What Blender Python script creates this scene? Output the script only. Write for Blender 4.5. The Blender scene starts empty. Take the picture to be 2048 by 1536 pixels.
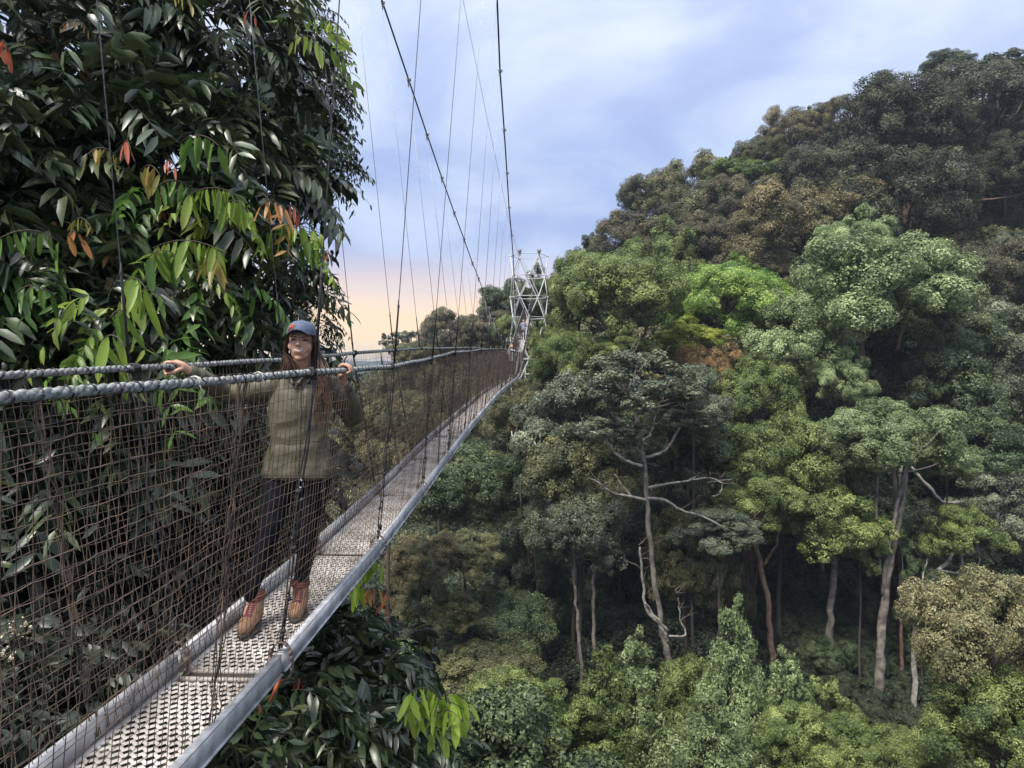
import bpy, math, random
import numpy as np
from mathutils import Vector, Matrix, Quaternion

R = random.Random(7)
NR = np.random.default_rng(11)
C = bpy.context.scene.collection
F = 1420.0          # focal length of the photograph in its own pixels
HZ = 745.0          # horizon row

def P(px, py, Y):
    return Vector(((px - 1024) / F * Y, Y, (HZ - py) / F * Y))

# ------------------------------------------------------------------ camera
scn = bpy.context.scene
cam_d = bpy.data.cameras.new('camera')
cam = bpy.data.objects.new('camera', cam_d)
C.objects.link(cam)
cam.location = (0, 0, 0)
cam.rotation_euler = (math.radians(90), 0, 0)
cam_d.sensor_width = 36
cam_d.lens = F / 2048 * 36
cam_d.shift_y = -(768 - HZ) / 2048
cam_d.clip_start = 0.05
cam_d.clip_end = 20000
scn.camera = cam

# ------------------------------------------------------------------ light
SUN_EL, SUN_AZ = math.radians(56), math.radians(214)   # azimuth clockwise from +Y
world = bpy.data.worlds.new('World')
scn.world = world
world.use_nodes = True
nt = world.node_tree
for n in list(nt.nodes): nt.nodes.remove(n)
def N(tree, t, **kw):
    n = tree.nodes.new(t)
    for k, v in kw.items():
        setattr(n, k, v)
    return n
def lk(tree, a, b): tree.links.new(a, b)
out = N(nt, 'ShaderNodeOutputWorld')
bg = N(nt, 'ShaderNodeBackground'); bg.inputs['Strength'].default_value = 0.1
lk(nt, bg.outputs[0], out.inputs[0])
sky = N(nt, 'ShaderNodeTexSky'); sky.sky_type = 'NISHITA'; sky.sun_disc = False
sky.sun_elevation = SUN_EL; sky.sun_rotation = SUN_AZ
tc = N(nt, 'ShaderNodeTexCoord')
sep = N(nt, 'ShaderNodeSeparateXYZ'); lk(nt, tc.outputs['Generated'], sep.inputs[0])
def M(tree, op, a, b=None, c=None, clamp=False):
    n = tree.nodes.new('ShaderNodeMath'); n.operation = op; n.use_clamp = clamp
    for i, v in enumerate((a, b, c)):
        if v is None: continue
        if isinstance(v, (int, float)): n.inputs[i].default_value = v
        else: lk(tree, v, n.inputs[i])
    return n.outputs[0]
def ramp(tree, fac, stops, interp='LINEAR'):
    n = tree.nodes.new('ShaderNodeValToRGB'); n.color_ramp.interpolation = interp
    el = n.color_ramp.elements
    while len(el) > 1: el.remove(el[0])
    el[0].position = stops[0][0]; el[0].color = (*stops[0][1], 1)
    for p, c in stops[1:]:
        e = el.new(p); e.color = (*c, 1)
    lk(tree, fac, n.inputs[0]); return n.outputs[0]
def mix(tree, fac, a, b, mode='MIX'):
    n = tree.nodes.new('ShaderNodeMix'); n.data_type = 'RGBA'; n.blend_type = mode
    for s, v in ((0, fac), (6, a), (7, b)):
        if isinstance(v, (int, float)): n.inputs[s].default_value = v
        elif isinstance(v, tuple): n.inputs[s].default_value = (*v, 1)
        else: lk(tree, v, n.inputs[s])
    return n.outputs[2]
z = sep.outputs[2]
zz = M(nt, 'MAXIMUM', z, 0.0)
den = M(nt, 'ADD', zz, 0.42)
cx = M(nt, 'DIVIDE', sep.outputs[0], den); cy = M(nt, 'DIVIDE', sep.outputs[1], den)
comb = N(nt, 'ShaderNodeCombineXYZ'); lk(nt, cx, comb.inputs[0]); lk(nt, cy, comb.inputs[1])
nz = N(nt, 'ShaderNodeTexNoise'); nz.inputs['Scale'].default_value = 2.6; nz.inputs['Detail'].default_value = 11
nz.inputs['Roughness'].default_value = 0.52; nz.inputs['Distortion'].default_value = 0.5
lk(nt, comb.outputs[0], nz.inputs['Vector'])
base = ramp(nt, zz, [(0.0, (0.28, 0.31, 0.41)), (0.12, (0.218, 0.262, 0.395)), (0.3, (0.238, 0.293, 0.430)), (0.6, (0.42, 0.46, 0.57)), (1.0, (0.54, 0.57, 0.68))])
cl = ramp(nt, nz.outputs[0], [(0.36, (0.76, 0.79, 0.88)), (0.44, (0.86, 0.89, 0.96)), (0.49, (1.0, 1.0, 1.0)), (0.53, (1.10, 1.08, 1.04)), (0.58, (1.22, 1.17, 1.08)), (0.68, (1.38, 1.30, 1.15))])
col = mix(nt, 1.0, base, cl, 'MULTIPLY')
# warm evening glow low over the valley the bridge looks into
dotn = N(nt, 'ShaderNodeVectorMath', operation='DOT_PRODUCT'); lk(nt, tc.outputs['Generated'], dotn.inputs[0])
gd = Vector((-0.27, 1.0, 0.0)).normalized(); dotn.inputs[1].default_value = gd
az = M(nt, 'SMOOTH_MAX', dotn.outputs['Value'], 0.0, 0.01)
azf = M(nt, 'POWER', az, 5.0)
low = M(nt, 'SUBTRACT', 1.0, M(nt, 'MULTIPLY', M(nt, 'ADD', zz, M(nt, 'MULTIPLY', M(nt, 'SUBTRACT', nz.outputs[0], 0.5), 0.10)), 5.6), clamp=True)
low = M(nt, 'POWER', low, 1.15)
gf = M(nt, 'MULTIPLY', M(nt, 'MULTIPLY', azf, low), 2.3, clamp=True)
glow = ramp(nt, zz, [(0.0, (0.60, 0.44, 0.19)), (0.06, (0.62, 0.42, 0.215)), (0.14, (0.50, 0.37, 0.30)), (0.25, (0.36, 0.33, 0.42))])
col = mix(nt, gf, col, glow)
# thin grey cloud streaks low in the glow
st = N(nt, 'ShaderNodeTexNoise'); st.inputs['Scale'].default_value = 1.0; st.inputs['Detail'].default_value = 5
mp = N(nt, 'ShaderNodeMapping'); mp.inputs['Scale'].default_value = (5, 5, 70); lk(nt, tc.outputs['Generated'], mp.inputs[0]); lk(nt, mp.outputs[0], st.inputs['Vector'])
sf = M(nt, 'MULTIPLY', M(nt, 'MULTIPLY', M(nt, 'SUBTRACT', st.outputs[0], 0.60, clamp=True), 5.0, clamp=True), low, clamp=True)
col = mix(nt, sf, col, (0.27, 0.27, 0.36))
sc10 = N(nt, 'ShaderNodeVectorMath', operation='SCALE'); sc10.inputs['Scale'].default_value = 10.0
lk(nt, col, sc10.inputs[0])
col = mix(nt, 0.9, sky.outputs[0], sc10.outputs[0])
lk(nt, col, bg.inputs['Color'])

sun_d = bpy.data.lights.new('sun', 'SUN'); sun_d.energy = 2.7; sun_d.angle = math.radians(24)
sun_d.color = (1.0, 0.95, 0.86)
sun = bpy.data.objects.new('sun', sun_d); C.objects.link(sun)
sd = Vector((math.sin(SUN_AZ) * math.cos(SUN_EL), math.cos(SUN_AZ) * math.cos(SUN_EL), math.sin(SUN_EL)))
sun.rotation_euler = sd.to_track_quat('Z', 'Y').to_euler()
scn.view_settings.view_transform = 'Standard'
scn.view_settings.look = 'None'
scn.view_settings.exposure = 1.15
scn.view_settings.gamma = 1.0
scn.view_settings.use_curve_mapping = False
scn.cycles.max_bounces = 6
scn.cycles.diffuse_bounces = 4
scn.cycles.glossy_bounces = 2
scn.cycles.transmission_bounces = 3
scn.cycles.volume_bounces = 0
scn.cycles.use_denoising = True

# ------------------------------------------------------------------ helpers
def mesh_fast(name, V, Q=None, T=None, attr=None, smooth=True, mat_idx=None):
    V = np.asarray(V, dtype=np.float32).reshape(-1, 3)
    fl, ls, lt = [], [], []
    off = 0
    for A, k in ((Q, 4), (T, 3)):
        if A is None or len(A) == 0: continue
        A = np.asarray(A, dtype=np.int32).reshape(-1, k)
        fl.append(A.ravel()); ls.append(off + np.arange(len(A)) * k); lt.append(np.full(len(A), k))
        off += A.size
    fl = np.concatenate(fl); ls = np.concatenate(ls).astype(np.int32); lt = np.concatenate(lt).astype(np.int32)
    me = bpy.data.meshes.new(name)
    me.vertices.add(len(V)); me.vertices.foreach_set('co', V.ravel())
    me.loops.add(len(fl)); me.loops.foreach_set('vertex_index', fl)
    me.polygons.add(len(ls)); me.polygons.foreach_set('loop_start', ls); me.polygons.foreach_set('loop_total', lt)
    if smooth: me.polygons.foreach_set('use_smooth', np.ones(len(ls), dtype=bool))
    if attr is not None:
        a = me.attributes.new('tint', 'FLOAT', 'POINT'); a.data.foreach_set('value', np.asarray(attr, dtype=np.float32))
    me.update(calc_edges=True)
    return me

def link(name, me, mat=None, parent=None, loc=None, kind=None):
    o = bpy.data.objects.new(name, me); C.objects.link(o)
    if mat is not None and me is not None and len(me.materials) == 0: me.materials.append(mat)
    if parent is not None: o.parent = parent
    if loc is not None: o.location = loc
    if kind: o['kind'] = kind
    return o

def thing(name, label, cat, loc=(0, 0, 0), group=None):
    o = bpy.data.objects.new(name, None); C.objects.link(o); o.location = loc
    o.empty_display_size = 0.2
    o['label'] = label; o['category'] = cat
    if group: o['group'] = group
    return o
def tag(o, label, cat, group=None):
    o['label'] = label; o['category'] = cat
    if group: o['group'] = group
    return o

class MB:
    def __init__(s): s.V = []; s.Q = []; s.T = []; s.n = 0
    def add(s, V, Q=(), T=()):
        V = np.asarray(V, dtype=float).reshape(-1, 3)
        if len(Q): s.Q.append(np.asarray(Q, int).reshape(-1, 4) + s.n)
        if len(T): s.T.append(np.asarray(T, int).reshape(-1, 3) + s.n)
        s.V.append(V); s.n += len(V)
    def mesh(s, name, smooth=True):
        return mesh_fast(name, np.concatenate(s.V), np.concatenate(s.Q) if s.Q else None, np.concatenate(s.T) if s.T else None, smooth=smooth)
    def tube(s, pts, rad, sides=6, caps=True, aspect=None):
        pts = np.asarray([tuple(p) for p in pts], float); n = len(pts)
        rad = np.full(n, rad, float) if np.isscalar(rad) else np.asarray(rad, float)
        t = np.gradient(pts, axis=0); t /= np.linalg.norm(t, axis=1)[:, None] + 1e-12
        ref = np.array([0, 0, 1.0]) if abs(t[:, 2]).mean() < 0.8 else np.array([0, 1.0, 0])
        a = np.cross(t, ref); a /= np.linalg.norm(a, axis=1)[:, None] + 1e-12
        b = np.cross(a, t)
        ang = np.arange(sides) / sides * 2 * math.pi
        ring = pts[:, None, :] + rad[:, None, None] * (np.cos(ang)[None, :, None] * a[:, None, :] + np.sin(ang)[None, :, None] * b[:, None, :])
        V = ring.reshape(-1, 3)
        i = np.arange(n - 1)[:, None] * sides; j = np.arange(sides)[None, :]; j2 = (j + 1) % sides
        Q = np.stack([i + j, i + j2, i + sides + j2, i + sides + j], -1).reshape(-1, 4)
        T = []
        if caps:
            for k in range(1, sides - 1):
                T.append((0, k + 1, k)); T.append(((n - 1) * sides, (n - 1) * sides + k, (n - 1) * sides + k + 1))
        s.add(V, Q, T)
    def box(s, c, h, M3=None):
        V = np.array([[x, y, z] for x in (-1, 1) for y in (-1, 1) for z in (-1, 1)], float) * np.asarray(h)
        if M3 is not None: V = V @ np.asarray(M3).T
        V = V + np.asarray(tuple(c))
        s.add(V, [(0, 1, 3, 2), (4, 6, 7, 5), (0, 4, 5, 1), (2, 3, 7, 6), (0, 2, 6, 4), (1, 5, 7, 3)])
    def ball(s, c, r, nu=8, nv=6, sc=(1, 1, 1)):
        V = [(0, 0, 1)]
        for i in range(1, nv):
            th = math.pi * i / nv
            for j in range(nu):
                ph = 2 * math.pi * j / nu; V.append((math.sin(th) * math.cos(ph), math.sin(th) * math.sin(ph), math.cos(th)))
        V.append((0, 0, -1)); V = np.array(V) * r * np.array(sc) + np.asarray(tuple(c))
        T = [(0, 1 + j, 1 + (j + 1) % nu) for j in range(nu)]; Q = []
        for i in range(nv - 2):
            for j in range(nu):
                a = 1 + i * nu + j; b = 1 + i * nu + (j + 1) % nu; Q.append((a, a + nu, b + nu, b))
        L = len(V) - 1; o = 1 + (nv - 2) * nu
        T += [(L, o + (j + 1) % nu, o + j) for j in range(nu)]
        s.add(V, Q, T)

# ------------------------------------------------------------------ materials
def newmat(name):
    m = bpy.data.materials.new(name); m.use_nodes = True
    t = m.node_tree
    return m, t, t.nodes['Principled BSDF'], t.nodes['Material Output']
def noise(t, scale, detail=4, rough=.55, coord='Object', vec=None):
    tcn = N(t, 'ShaderNodeTexCoord'); n = N(t, 'ShaderNodeTexNoise')
    n.inputs['Scale'].default_value = scale; n.inputs['Detail'].default_value = detail; n.inputs['Roughness'].default_value = rough
    lk(t, vec if vec is not None else tcn.outputs[coord], n.inputs['Vector']); return n.outputs[0]
def bump(t, h, bs, strength=.3, dist=.01):
    b = N(t, 'ShaderNodeBump'); b.inputs['Strength'].default_value = strength; b.inputs['Distance'].default_value = dist
    lk(t, h, b.inputs['Height']); lk(t, b.outputs[0], bs.inputs['Normal'])
def simple(name, c1, c2, scale=8, rough=.6, metal=0, bumpy=0, bscale=60, bdist=.004, detail=5, lo=.35, hi=.65, spec=.5, coord='Object'):
    m, t, bs, o = newmat(name)
    n = noise(t, scale, detail, coord=coord)
    lk(t, ramp(t, n, [(lo, c1), (hi, c2)]), bs.inputs['Base Color'])
    bs.inputs['Roughness'].default_value = rough; bs.inputs['Metallic'].default_value = metal
    bs.inputs['Specular IOR Level'].default_value = spec
    if bumpy: bump(t, noise(t, bscale, 4, coord=coord), bs, bumpy, bdist)
    return m
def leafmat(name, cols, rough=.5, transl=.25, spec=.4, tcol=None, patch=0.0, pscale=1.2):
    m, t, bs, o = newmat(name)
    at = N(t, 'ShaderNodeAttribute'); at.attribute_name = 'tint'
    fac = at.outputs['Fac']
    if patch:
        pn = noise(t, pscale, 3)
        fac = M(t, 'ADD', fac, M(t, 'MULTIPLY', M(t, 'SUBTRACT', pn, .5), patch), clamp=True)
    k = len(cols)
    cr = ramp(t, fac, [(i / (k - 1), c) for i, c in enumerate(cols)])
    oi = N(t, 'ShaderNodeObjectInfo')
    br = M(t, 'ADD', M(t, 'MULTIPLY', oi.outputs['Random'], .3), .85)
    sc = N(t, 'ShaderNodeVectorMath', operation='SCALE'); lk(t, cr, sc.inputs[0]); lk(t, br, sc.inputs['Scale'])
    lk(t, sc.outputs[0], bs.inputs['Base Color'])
    bs.inputs['Roughness'].default_value = rough; bs.inputs['Specular IOR Level'].default_value = spec
    if transl:
        tr = N(t, 'ShaderNodeBsdfTranslucent')
        if tcol: lk(t, mix(t, 1.0, sc.outputs[0], tcol, 'MULTIPLY'), tr.inputs[0])
        else: lk(t, sc.outputs[0], tr.inputs[0])
        mx = N(t, 'ShaderNodeMixShader'); mx.inputs[0].default_value = transl
        lk(t, bs.outputs[0], mx.inputs[1]); lk(t, tr.outputs[0], mx.inputs[2]); lk(t, mx.outputs[0], o.inputs[0])
    return m
# ------------------------------------------------------------------ terrain
RPX = np.array([-400, 500, 700, 780, 850, 930, 1000, 1100, 1180, 1250, 1400, 1560, 1750, 2048, 2600])
RRW = np.array([745, 745, 742, 712, 672, 650, 625, 560, 505, 430, 370, 300, 210, 150, 120])
RDD = np.array([180, 170, 160, 150, 145, 140, 135, 120, 112, 112, 112, 115, 118, 120, 120])
def smooth(x): x = np.clip(x, 0, 1); return x * x * (3 - 2 * x)
def ground(x, y):
    x = np.asarray(x, float); y = np.asarray(y, float)
    u = x / np.maximum(y, 1.0) * F + 1024
    u = np.where(y < 1, np.where(x > 0, 2600, -400), u)
    row = np.interp(u, RPX, RRW); dr = np.interp(u, RPX, RDD)
    rz = (HZ - row) / F * dr - 9
    t = np.clip((y - 44) / (dr - 44), 0, 1)
    zs = -33 + (rz + 33) * t ** 1.42
    beyond = np.clip((y - dr) / 200, 0, 1)
    zs = zs * (1 - smooth(beyond)) + (-60) * smooth(beyond)
    side = smooth((x - 40 - 0 * y) / 60) * smooth((60 - y) / 60)
    zs = zs + side * 25
    bank = -7 - 0.85 * np.maximum(0, x + 11) - 1.2 * np.maximum(0, y - 26)
    bank = np.minimum(bank, -7 + 0.05 * np.abs(x))
    wob = 0.8 * np.sin(x * .21 + 1.3) * np.cos(y * .17) + .4 * np.sin(x * .53 + y * .31)
    far = np.clip((np.hypot(x, y) - 400) / 3000, 0, 1)
    return np.maximum(zs, bank) + wob * (1 - smooth(beyond)) + far * 5
def build_ground():
    rad = np.concatenate([np.linspace(0, 150, 90), np.geomspace(156, 4200, 40)])
    ang = np.linspace(0, 2 * math.pi, 181)[:-1]
    X = rad[:, None] * np.sin(ang); Y = rad[:, None] * np.cos(ang)
    Z = ground(X, Y)
    V = np.stack([X, Y, Z], -1).reshape(-1, 3)
    n, k = len(rad), len(ang)
    i = np.arange(n - 1)[:, None] * k; j = np.arange(k)[None, :]; j2 = (j + 1) % k
    Q = np.stack([i + j, i + j2, i + k + j2, i + k + j], -1).reshape(-1, 4)
    m = simple('forest_floor', (.008, .012, .007), (.022, .026, .012), scale=.35, rough=.95, bumpy=.6, bscale=3, bdist=.3)
    o = link('ground', mesh_fast('ground', V, Q[:, ::-1]), m, kind='structure')
build_ground()
def mountains():
    m = simple('far_forest', (.03, .05, .04), (.06, .08, .05), scale=.002, rough=.95)
    for k, (D, amp, base, sd) in enumerate(((1700, 30, 4, 3), (3000, 52, 10, 8))):
        xs = np.linspace(-1.6, 1.6, 220) * D
        u = xs / D
        h = base + amp * (.45 + .3 * np.sin(u * 9 + sd) + .2 * np.sin(u * 23 + sd * 2) + .1 * np.sin(u * 57 + sd)) * (0.75 + .25 * np.sin(u * 3 + sd))
        V = np.concatenate([np.stack([xs, np.full_like(xs, D * .78), np.full_like(xs, -62)], -1),
                            np.stack([xs, np.full_like(xs, D * .92), h * .55 - 20], -1),
                            np.stack([xs, np.full_like(xs, D), h], -1),
                            np.stack([xs, np.full_like(xs, D * 1.2), np.full_like(xs, -62)], -1)])
        n = len(xs); i = np.arange(n - 1)
        Q = np.concatenate([np.stack([i + r * n, i + 1 + r * n, i + 1 + (r + 1) * n, i + (r + 1) * n], -1) for r in range(3)])
        link('mountains', mesh_fast('mountains', V, Q), m, kind='structure')
mountains()

# ------------------------------------------------------------------ leaf clouds
def unit(v): return v / (np.linalg.norm(v, axis=-1, keepdims=True) + 1e-9)
def kites(pos, nrm, size, asp, tint, rng):
    """small kite leaves lying in the plane of nrm"""
    n = len(pos)
    r = unit(rng.normal(size=(n, 3)))
    a = unit(np.cross(nrm, r)); b = np.cross(nrm, a)
    s = size[:, None]; w = (size * asp)[:, None]
    fold = nrm * (size * .18)[:, None]
    V = np.stack([pos - a * s, pos - b * w + fold, pos + a * s, pos + b * w + fold], 1).reshape(-1, 3)
    Q = np.arange(n * 4).reshape(-1, 4)
    return V, Q, np.repeat(tint, 4)

def crown_mesh(name, seed, shape='dome', lobes=26, lobe_r=.34, sub=22, sub_r=.28, leaves=30000, leaf=.022, flat=.75, droop=0., hollow=.62, gap=.0, asp=.5):
    rng = np.random.default_rng(seed)
    # lobe centres over the crown surface
    c = []
    tries = 0
    while len(c) < lobes and tries < 8000:
        tries += 1
        v = unit(rng.normal(size=3))
        if shape == 'dome':
            if v[2] < -.55: continue
            p = v * np.array([1, 1, flat * (1.25 if v[2] < 0 else 1)]) * rng.uniform(.60, .80)
        elif shape == 'ball':
            if v[2] < -.75: continue
            p = v * np.array([1, 1, flat]) * rng.uniform(.5, .78)
        elif shape == 'cone':
            h = rng.uniform(0, 1) ** .8; a = rng.uniform(0, 2 * math.pi); rr = (1 - h) * .62 + .06
            p = np.array([math.cos(a) * rr, math.sin(a) * rr, -1 + h * 1.9])
        elif shape == 'tier':
            k = rng.integers(0, 3); a = rng.uniform(0, 2 * math.pi); rr = math.sqrt(rng.uniform(0, 1)) * (.85 - .22 * k)
            p = np.array([math.cos(a) * rr, math.sin(a) * rr, -.30 + .28 * k + (1 - rr) * .25 + rng.normal(0, .09)])
        a_ = math.atan2(p[1], p[0]); e_ = p[2]
        if shape in ('dome', 'ball'): p = p * (1 + .17 * math.sin(2 * a_ + seed) + .13 * math.sin(3 * a_ + seed * 2 + 3 * e_) + .12 * math.sin(5 * e_ + seed + a_))
        if c and min(np.linalg.norm(p - q) for q in c) < lobe_r * .55: continue
        c.append(p)
    c = np.array(c); L = len(c)
    lr = lobe_r * rng.uniform(.65, 1.15, L)
    if shape == 'cone': lr *= np.clip(.35 + (1 - (c[:, 2] + 1) / 1.9) * .8, .3, 1.1)
    # sub lumps on each lobe
    S = L * sub
    li = np.repeat(np.arange(L), sub)
    v = unit(rng.normal(size=(S, 3)) + c[li] * 1.0 / (np.linalg.norm(c[li], axis=1, keepdims=True) + .2) + np.array([0, 0, .55 - droop]))
    fl = np.array([1, 1, .78 if shape != 'tier' else .50])
    sc = c[li] + v * lr[li][:, None] * fl * rng.uniform(.72, 1.0, (S, 1))
    sr = lr[li] * sub_r * rng.uniform(.35, 1.6, S)
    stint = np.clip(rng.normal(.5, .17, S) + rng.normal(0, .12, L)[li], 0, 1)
    if gap: keep = rng.uniform(size=S) > gap; sc, sr, stint, v = sc[keep], sr[keep], stint[keep], v[keep]; S = len(sc)
    w = sr ** 2; w /= w.sum()
    si = rng.choice(S, leaves, p=w)
    d = unit(rng.normal(size=(leaves, 3)) + v[si] * .9)
    pos = sc[si] + d * sr[si][:, None] * rng.uniform(.55, 1.08, (leaves, 1)) ** .7
    pos[:, 2] -= droop * rng.uniform(0, 1, leaves) ** 2 * .08
    nrm = unit(d + v[si] * .5 + rng.normal(size=(leaves, 3)) * .55 + np.array([0, 0, .35]))
    size = leaf * rng.uniform(.62, 1.32, leaves) ** 1.7
    tint = np.clip(stint[si] + rng.normal(0, .16, leaves), 0, 1)
    V, Q, T = kites(pos, nrm, size, asp, tint, rng)
    # inner leaves that close the crown, tinted darker to paint its inner shade
    ni = leaves // 5
    k = rng.integers(0, L, ni)
    p2 = c[k] + unit(rng.normal(size=(ni, 3))) * lr[k][:, None] * rng.uniform(.1, .75, (ni, 1)) * fl
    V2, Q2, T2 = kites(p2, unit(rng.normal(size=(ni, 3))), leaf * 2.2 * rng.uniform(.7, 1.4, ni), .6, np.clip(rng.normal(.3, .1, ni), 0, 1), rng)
    V = np.concatenate([V, V2]); Q = np.concatenate([Q, Q2 + len(T)]); T = np.concatenate([T, T2])
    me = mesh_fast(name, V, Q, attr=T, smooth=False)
    return me, c

def smooth_line(q, k):
    q = [Vector(p) for p in q]
    if len(q) < 3: return [q[0].lerp(q[-1], i / k) for i in range(k + 1)]
    o = []
    for i in range(len(q) - 1):
        p0 = q[max(i - 1, 0)]; p1 = q[i]; p2 = q[i + 1]; p3 = q[min(i + 2, len(q) - 1)]
        for s in range(k):
            t = s / k
            o.append(.5 * ((2 * p1) + (p2 - p0) * t + (2 * p0 - 5 * p1 + 4 * p2 - p3) * t * t + (3 * p1 - p0 - 3 * p2 + p3) * t ** 3))
    o.append(q[-1]); return o

CR = {}
LIMB = {}
def limbs_mesh(name, cc, seed):
    rng = random.Random(seed); mb = MB(); o = Vector((0, 0, -.75)); f = Vector((rng.uniform(-.08, .08), rng.uniform(-.08, .08), -.25))
    mb.tube([o + Vector((0, 0, -.3)), o, f, f + Vector((.03, .02, .3))], [.034, .032, .026, .012], 7)
    for k, c in enumerate(cc):
        if k % 2: continue
        c = Vector(c); a = f.lerp(o, rng.uniform(0, .7)); m = a.lerp(c, .5) + Vector((rng.uniform(-.1, .1), rng.uniform(-.1, .1), rng.uniform(-.12, .02)))
        q = smooth_line([a, m, c, c * 1.12 + Vector((0, 0, .05))], 4); mb.tube(q, np.linspace(.015, .003, len(q)), 5)
        for j in range(3):
            b = q[rng.randrange(5, 11)]; e = b + Vector((rng.uniform(-.16, .16), rng.uniform(-.16, .16), rng.uniform(-.02, .16))); mb.tube([b, b.lerp(e, .5) + Vector((0, 0, -.02)), e], [.006, .004, .0015], 4)
    return mb.mesh(name)
CR['cauliA'] = crown_mesh('crown_cauliflower_a', 1, 'dome', 46, .26, 28, .28, 90000, .0112, .72)
CR['cauliB'] = crown_mesh('crown_cauliflower_b', 2, 'dome', 60, .22, 26, .32, 90000, .0110, .66)
CR['fluffA'] = crown_mesh('crown_fluffy_a', 3, 'ball', 40, .28, 28, .30, 84000, .0130, .8, gap=.15)
CR['fluffB'] = crown_mesh('crown_fluffy_b', 4, 'ball', 34, .30, 26, .30, 70000, .0140, .85, gap=.25, droop=.3)
CR['fluffC'] = crown_mesh('crown_fluffy_c', 5, 'ball', 44, .24, 20, .38, 64000, .0142, .9, gap=.2)
CR['tier'] = crown_mesh('crown_tiered', 6, 'tier', 46, .25, 18, .34, 42000, .0165, gap=.25)
CR['cone'] = crown_mesh('crown_cone', 7, 'cone', 60, .28, 18, .36, 44000, .0170, droop=.8, asp=.35, gap=.2)
CR['airy'] = crown_mesh('crown_airy', 8, 'ball', 40, .19, 10, .40, 15000, .020, .75, gap=.4)
CR['filler'] = crown_mesh('crown_filler', 9, 'ball', 26, .32, 14, .40, 16000, .030, .9, gap=.1)

LM = {
 'plum':   leafmat('leaf_plum_dark', [(0.029, 0.036, 0.025), (0.078, 0.087, 0.056), (0.185, 0.185, 0.123)], .7, .1, .2),
 'gold':   leafmat('leaf_gold_brown', [(0.04, 0.046, 0.024), (0.132, 0.123, 0.057), (0.374, 0.297, 0.143)], .55, .15, patch=.5, pscale=1.4),
 'brown':  leafmat('leaf_brown', [(0.033, 0.039, 0.024), (0.094, 0.094, 0.051), (0.231, 0.193, 0.105)], .55, .12, patch=.5),
 'dark':   leafmat('leaf_dark_green', [(0.022, 0.037, 0.02), (0.069, 0.103, 0.045), (0.188, 0.231, 0.094)], .45, .15, patch=.3),
 'mid':    leafmat('leaf_mid_green', [(0.04, 0.066, 0.022), (0.138, 0.193, 0.055), (0.385, 0.44, 0.143)], .5, .2, patch=.4),
 'bright': leafmat('leaf_bright_green', [(0.055, 0.105, 0.024), (0.176, 0.297, 0.057), (0.462, 0.583, 0.154)], .5, .25, patch=.4),
 'pale':   leafmat('leaf_pale_green', [(0.066, 0.097, 0.04), (0.22, 0.288, 0.121), (0.506, 0.594, 0.297)], .5, .2, patch=.4),
 'grey':   leafmat('leaf_grey_green', [(0.035, 0.047, 0.03), (0.118, 0.144, 0.087), (0.289, 0.323, 0.201)], .45, .12, patch=.3),
 'olive':  leafmat('leaf_olive', [(0.034, 0.041, 0.021), (0.113, 0.121, 0.053), (0.299, 0.276, 0.121)], .55, .15, patch=.4),
 'tan':    leafmat('leaf_tan', [(0.062, 0.075, 0.033), (0.187, 0.182, 0.079), (0.473, 0.407, 0.226)], .55, .15, patch=.6, pscale=1.2),
 'rust':   leafmat('leaf_rust', [(0.053, 0.051, 0.024), (0.187, 0.127, 0.055), (0.462, 0.264, 0.105)], .55, .15, patch=.5),
 'lime':   leafmat('leaf_yellow_green', [(0.094, 0.143, 0.026), (0.286, 0.369, 0.055), (0.616, 0.616, 0.099)], .5, .25, patch=.4),
 'shade':  leafmat('leaf_painted_shade', [(0.013, 0.021, 0.014), (0.033, 0.05, 0.025), (0.075, 0.092, 0.043)], .6, .08),  # understorey shade painted in as a darker leaf green
}
bark_grey = simple('bark_grey', (.075, .062, .050), (.25, .215, .180), scale=2.2, rough=.9, bumpy=.6, bscale=7, bdist=.05, detail=8)
bark_red = simple('bark_red_brown', (.075, .045, .032), (.19, .12, .085), scale=2.5, rough=.9, bumpy=.6, bscale=7, bdist=.05, detail=8)
bark_dark = simple('bark_dark', (.025, .02, .016), (.075, .06, .048), scale=2.5, rough=.9, bumpy=.6, bscale=7, bdist=.05, detail=8)
bark_pale = simple('bark_pale', (.17, .15, .125), (.46, .43, .38), scale=2.5, rough=.85, bumpy=.5, bscale=9, bdist=.04, detail=8)
bark_lichen = simple('bark_lichen', (.11, .098, .080), (.37, .345, .30), scale=2.5, rough=.9, bumpy=.5, bscale=9, bdist=.04, detail=8)
BK = dict(lichen=bark_lichen, grey=bark_grey, red=bark_red, dark=bark_dark, pale=bark_pale)

# generic trunk with limbs: unit tall trunk (z -1..0), limbs reach into a unit crown
def trunk_mesh(name, seed, limbs=0):
    rng = random.Random(seed); mb = MB()
    pts = [(.03 * math.sin(i * 1.3 + seed), .03 * math.cos(i * 1.1 + seed), -1 + i / 7) for i in range(8)]
    mb.tube(pts, [.036 - .0022 * i for i in range(8)], 8)
    for k in range(limbs):
        a = k / limbs * 6.283 + rng.uniform(-.4, .4); l = rng.uniform(.2, .42)
        p0 = Vector(pts[rng.choice((5, 6, 7))]); p = [p0]
        d = Vector((math.cos(a), math.sin(a), rng.uniform(.02, .09)))
        for s in range(4):
            p.append(p[-1] + d * l / 4 + Vector((rng.uniform(-.02, .02), rng.uniform(-.02, .02), rng.uniform(-.001, .004))))
        mb.tube(p, [.018, .014, .010, .006, .003], 5)
    return mb.mesh(name)
TR = [trunk_mesh('trunk_shape_a', 1), trunk_mesh('trunk_shape_b', 5), trunk_mesh('trunk_shape_c', 9)]

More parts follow.
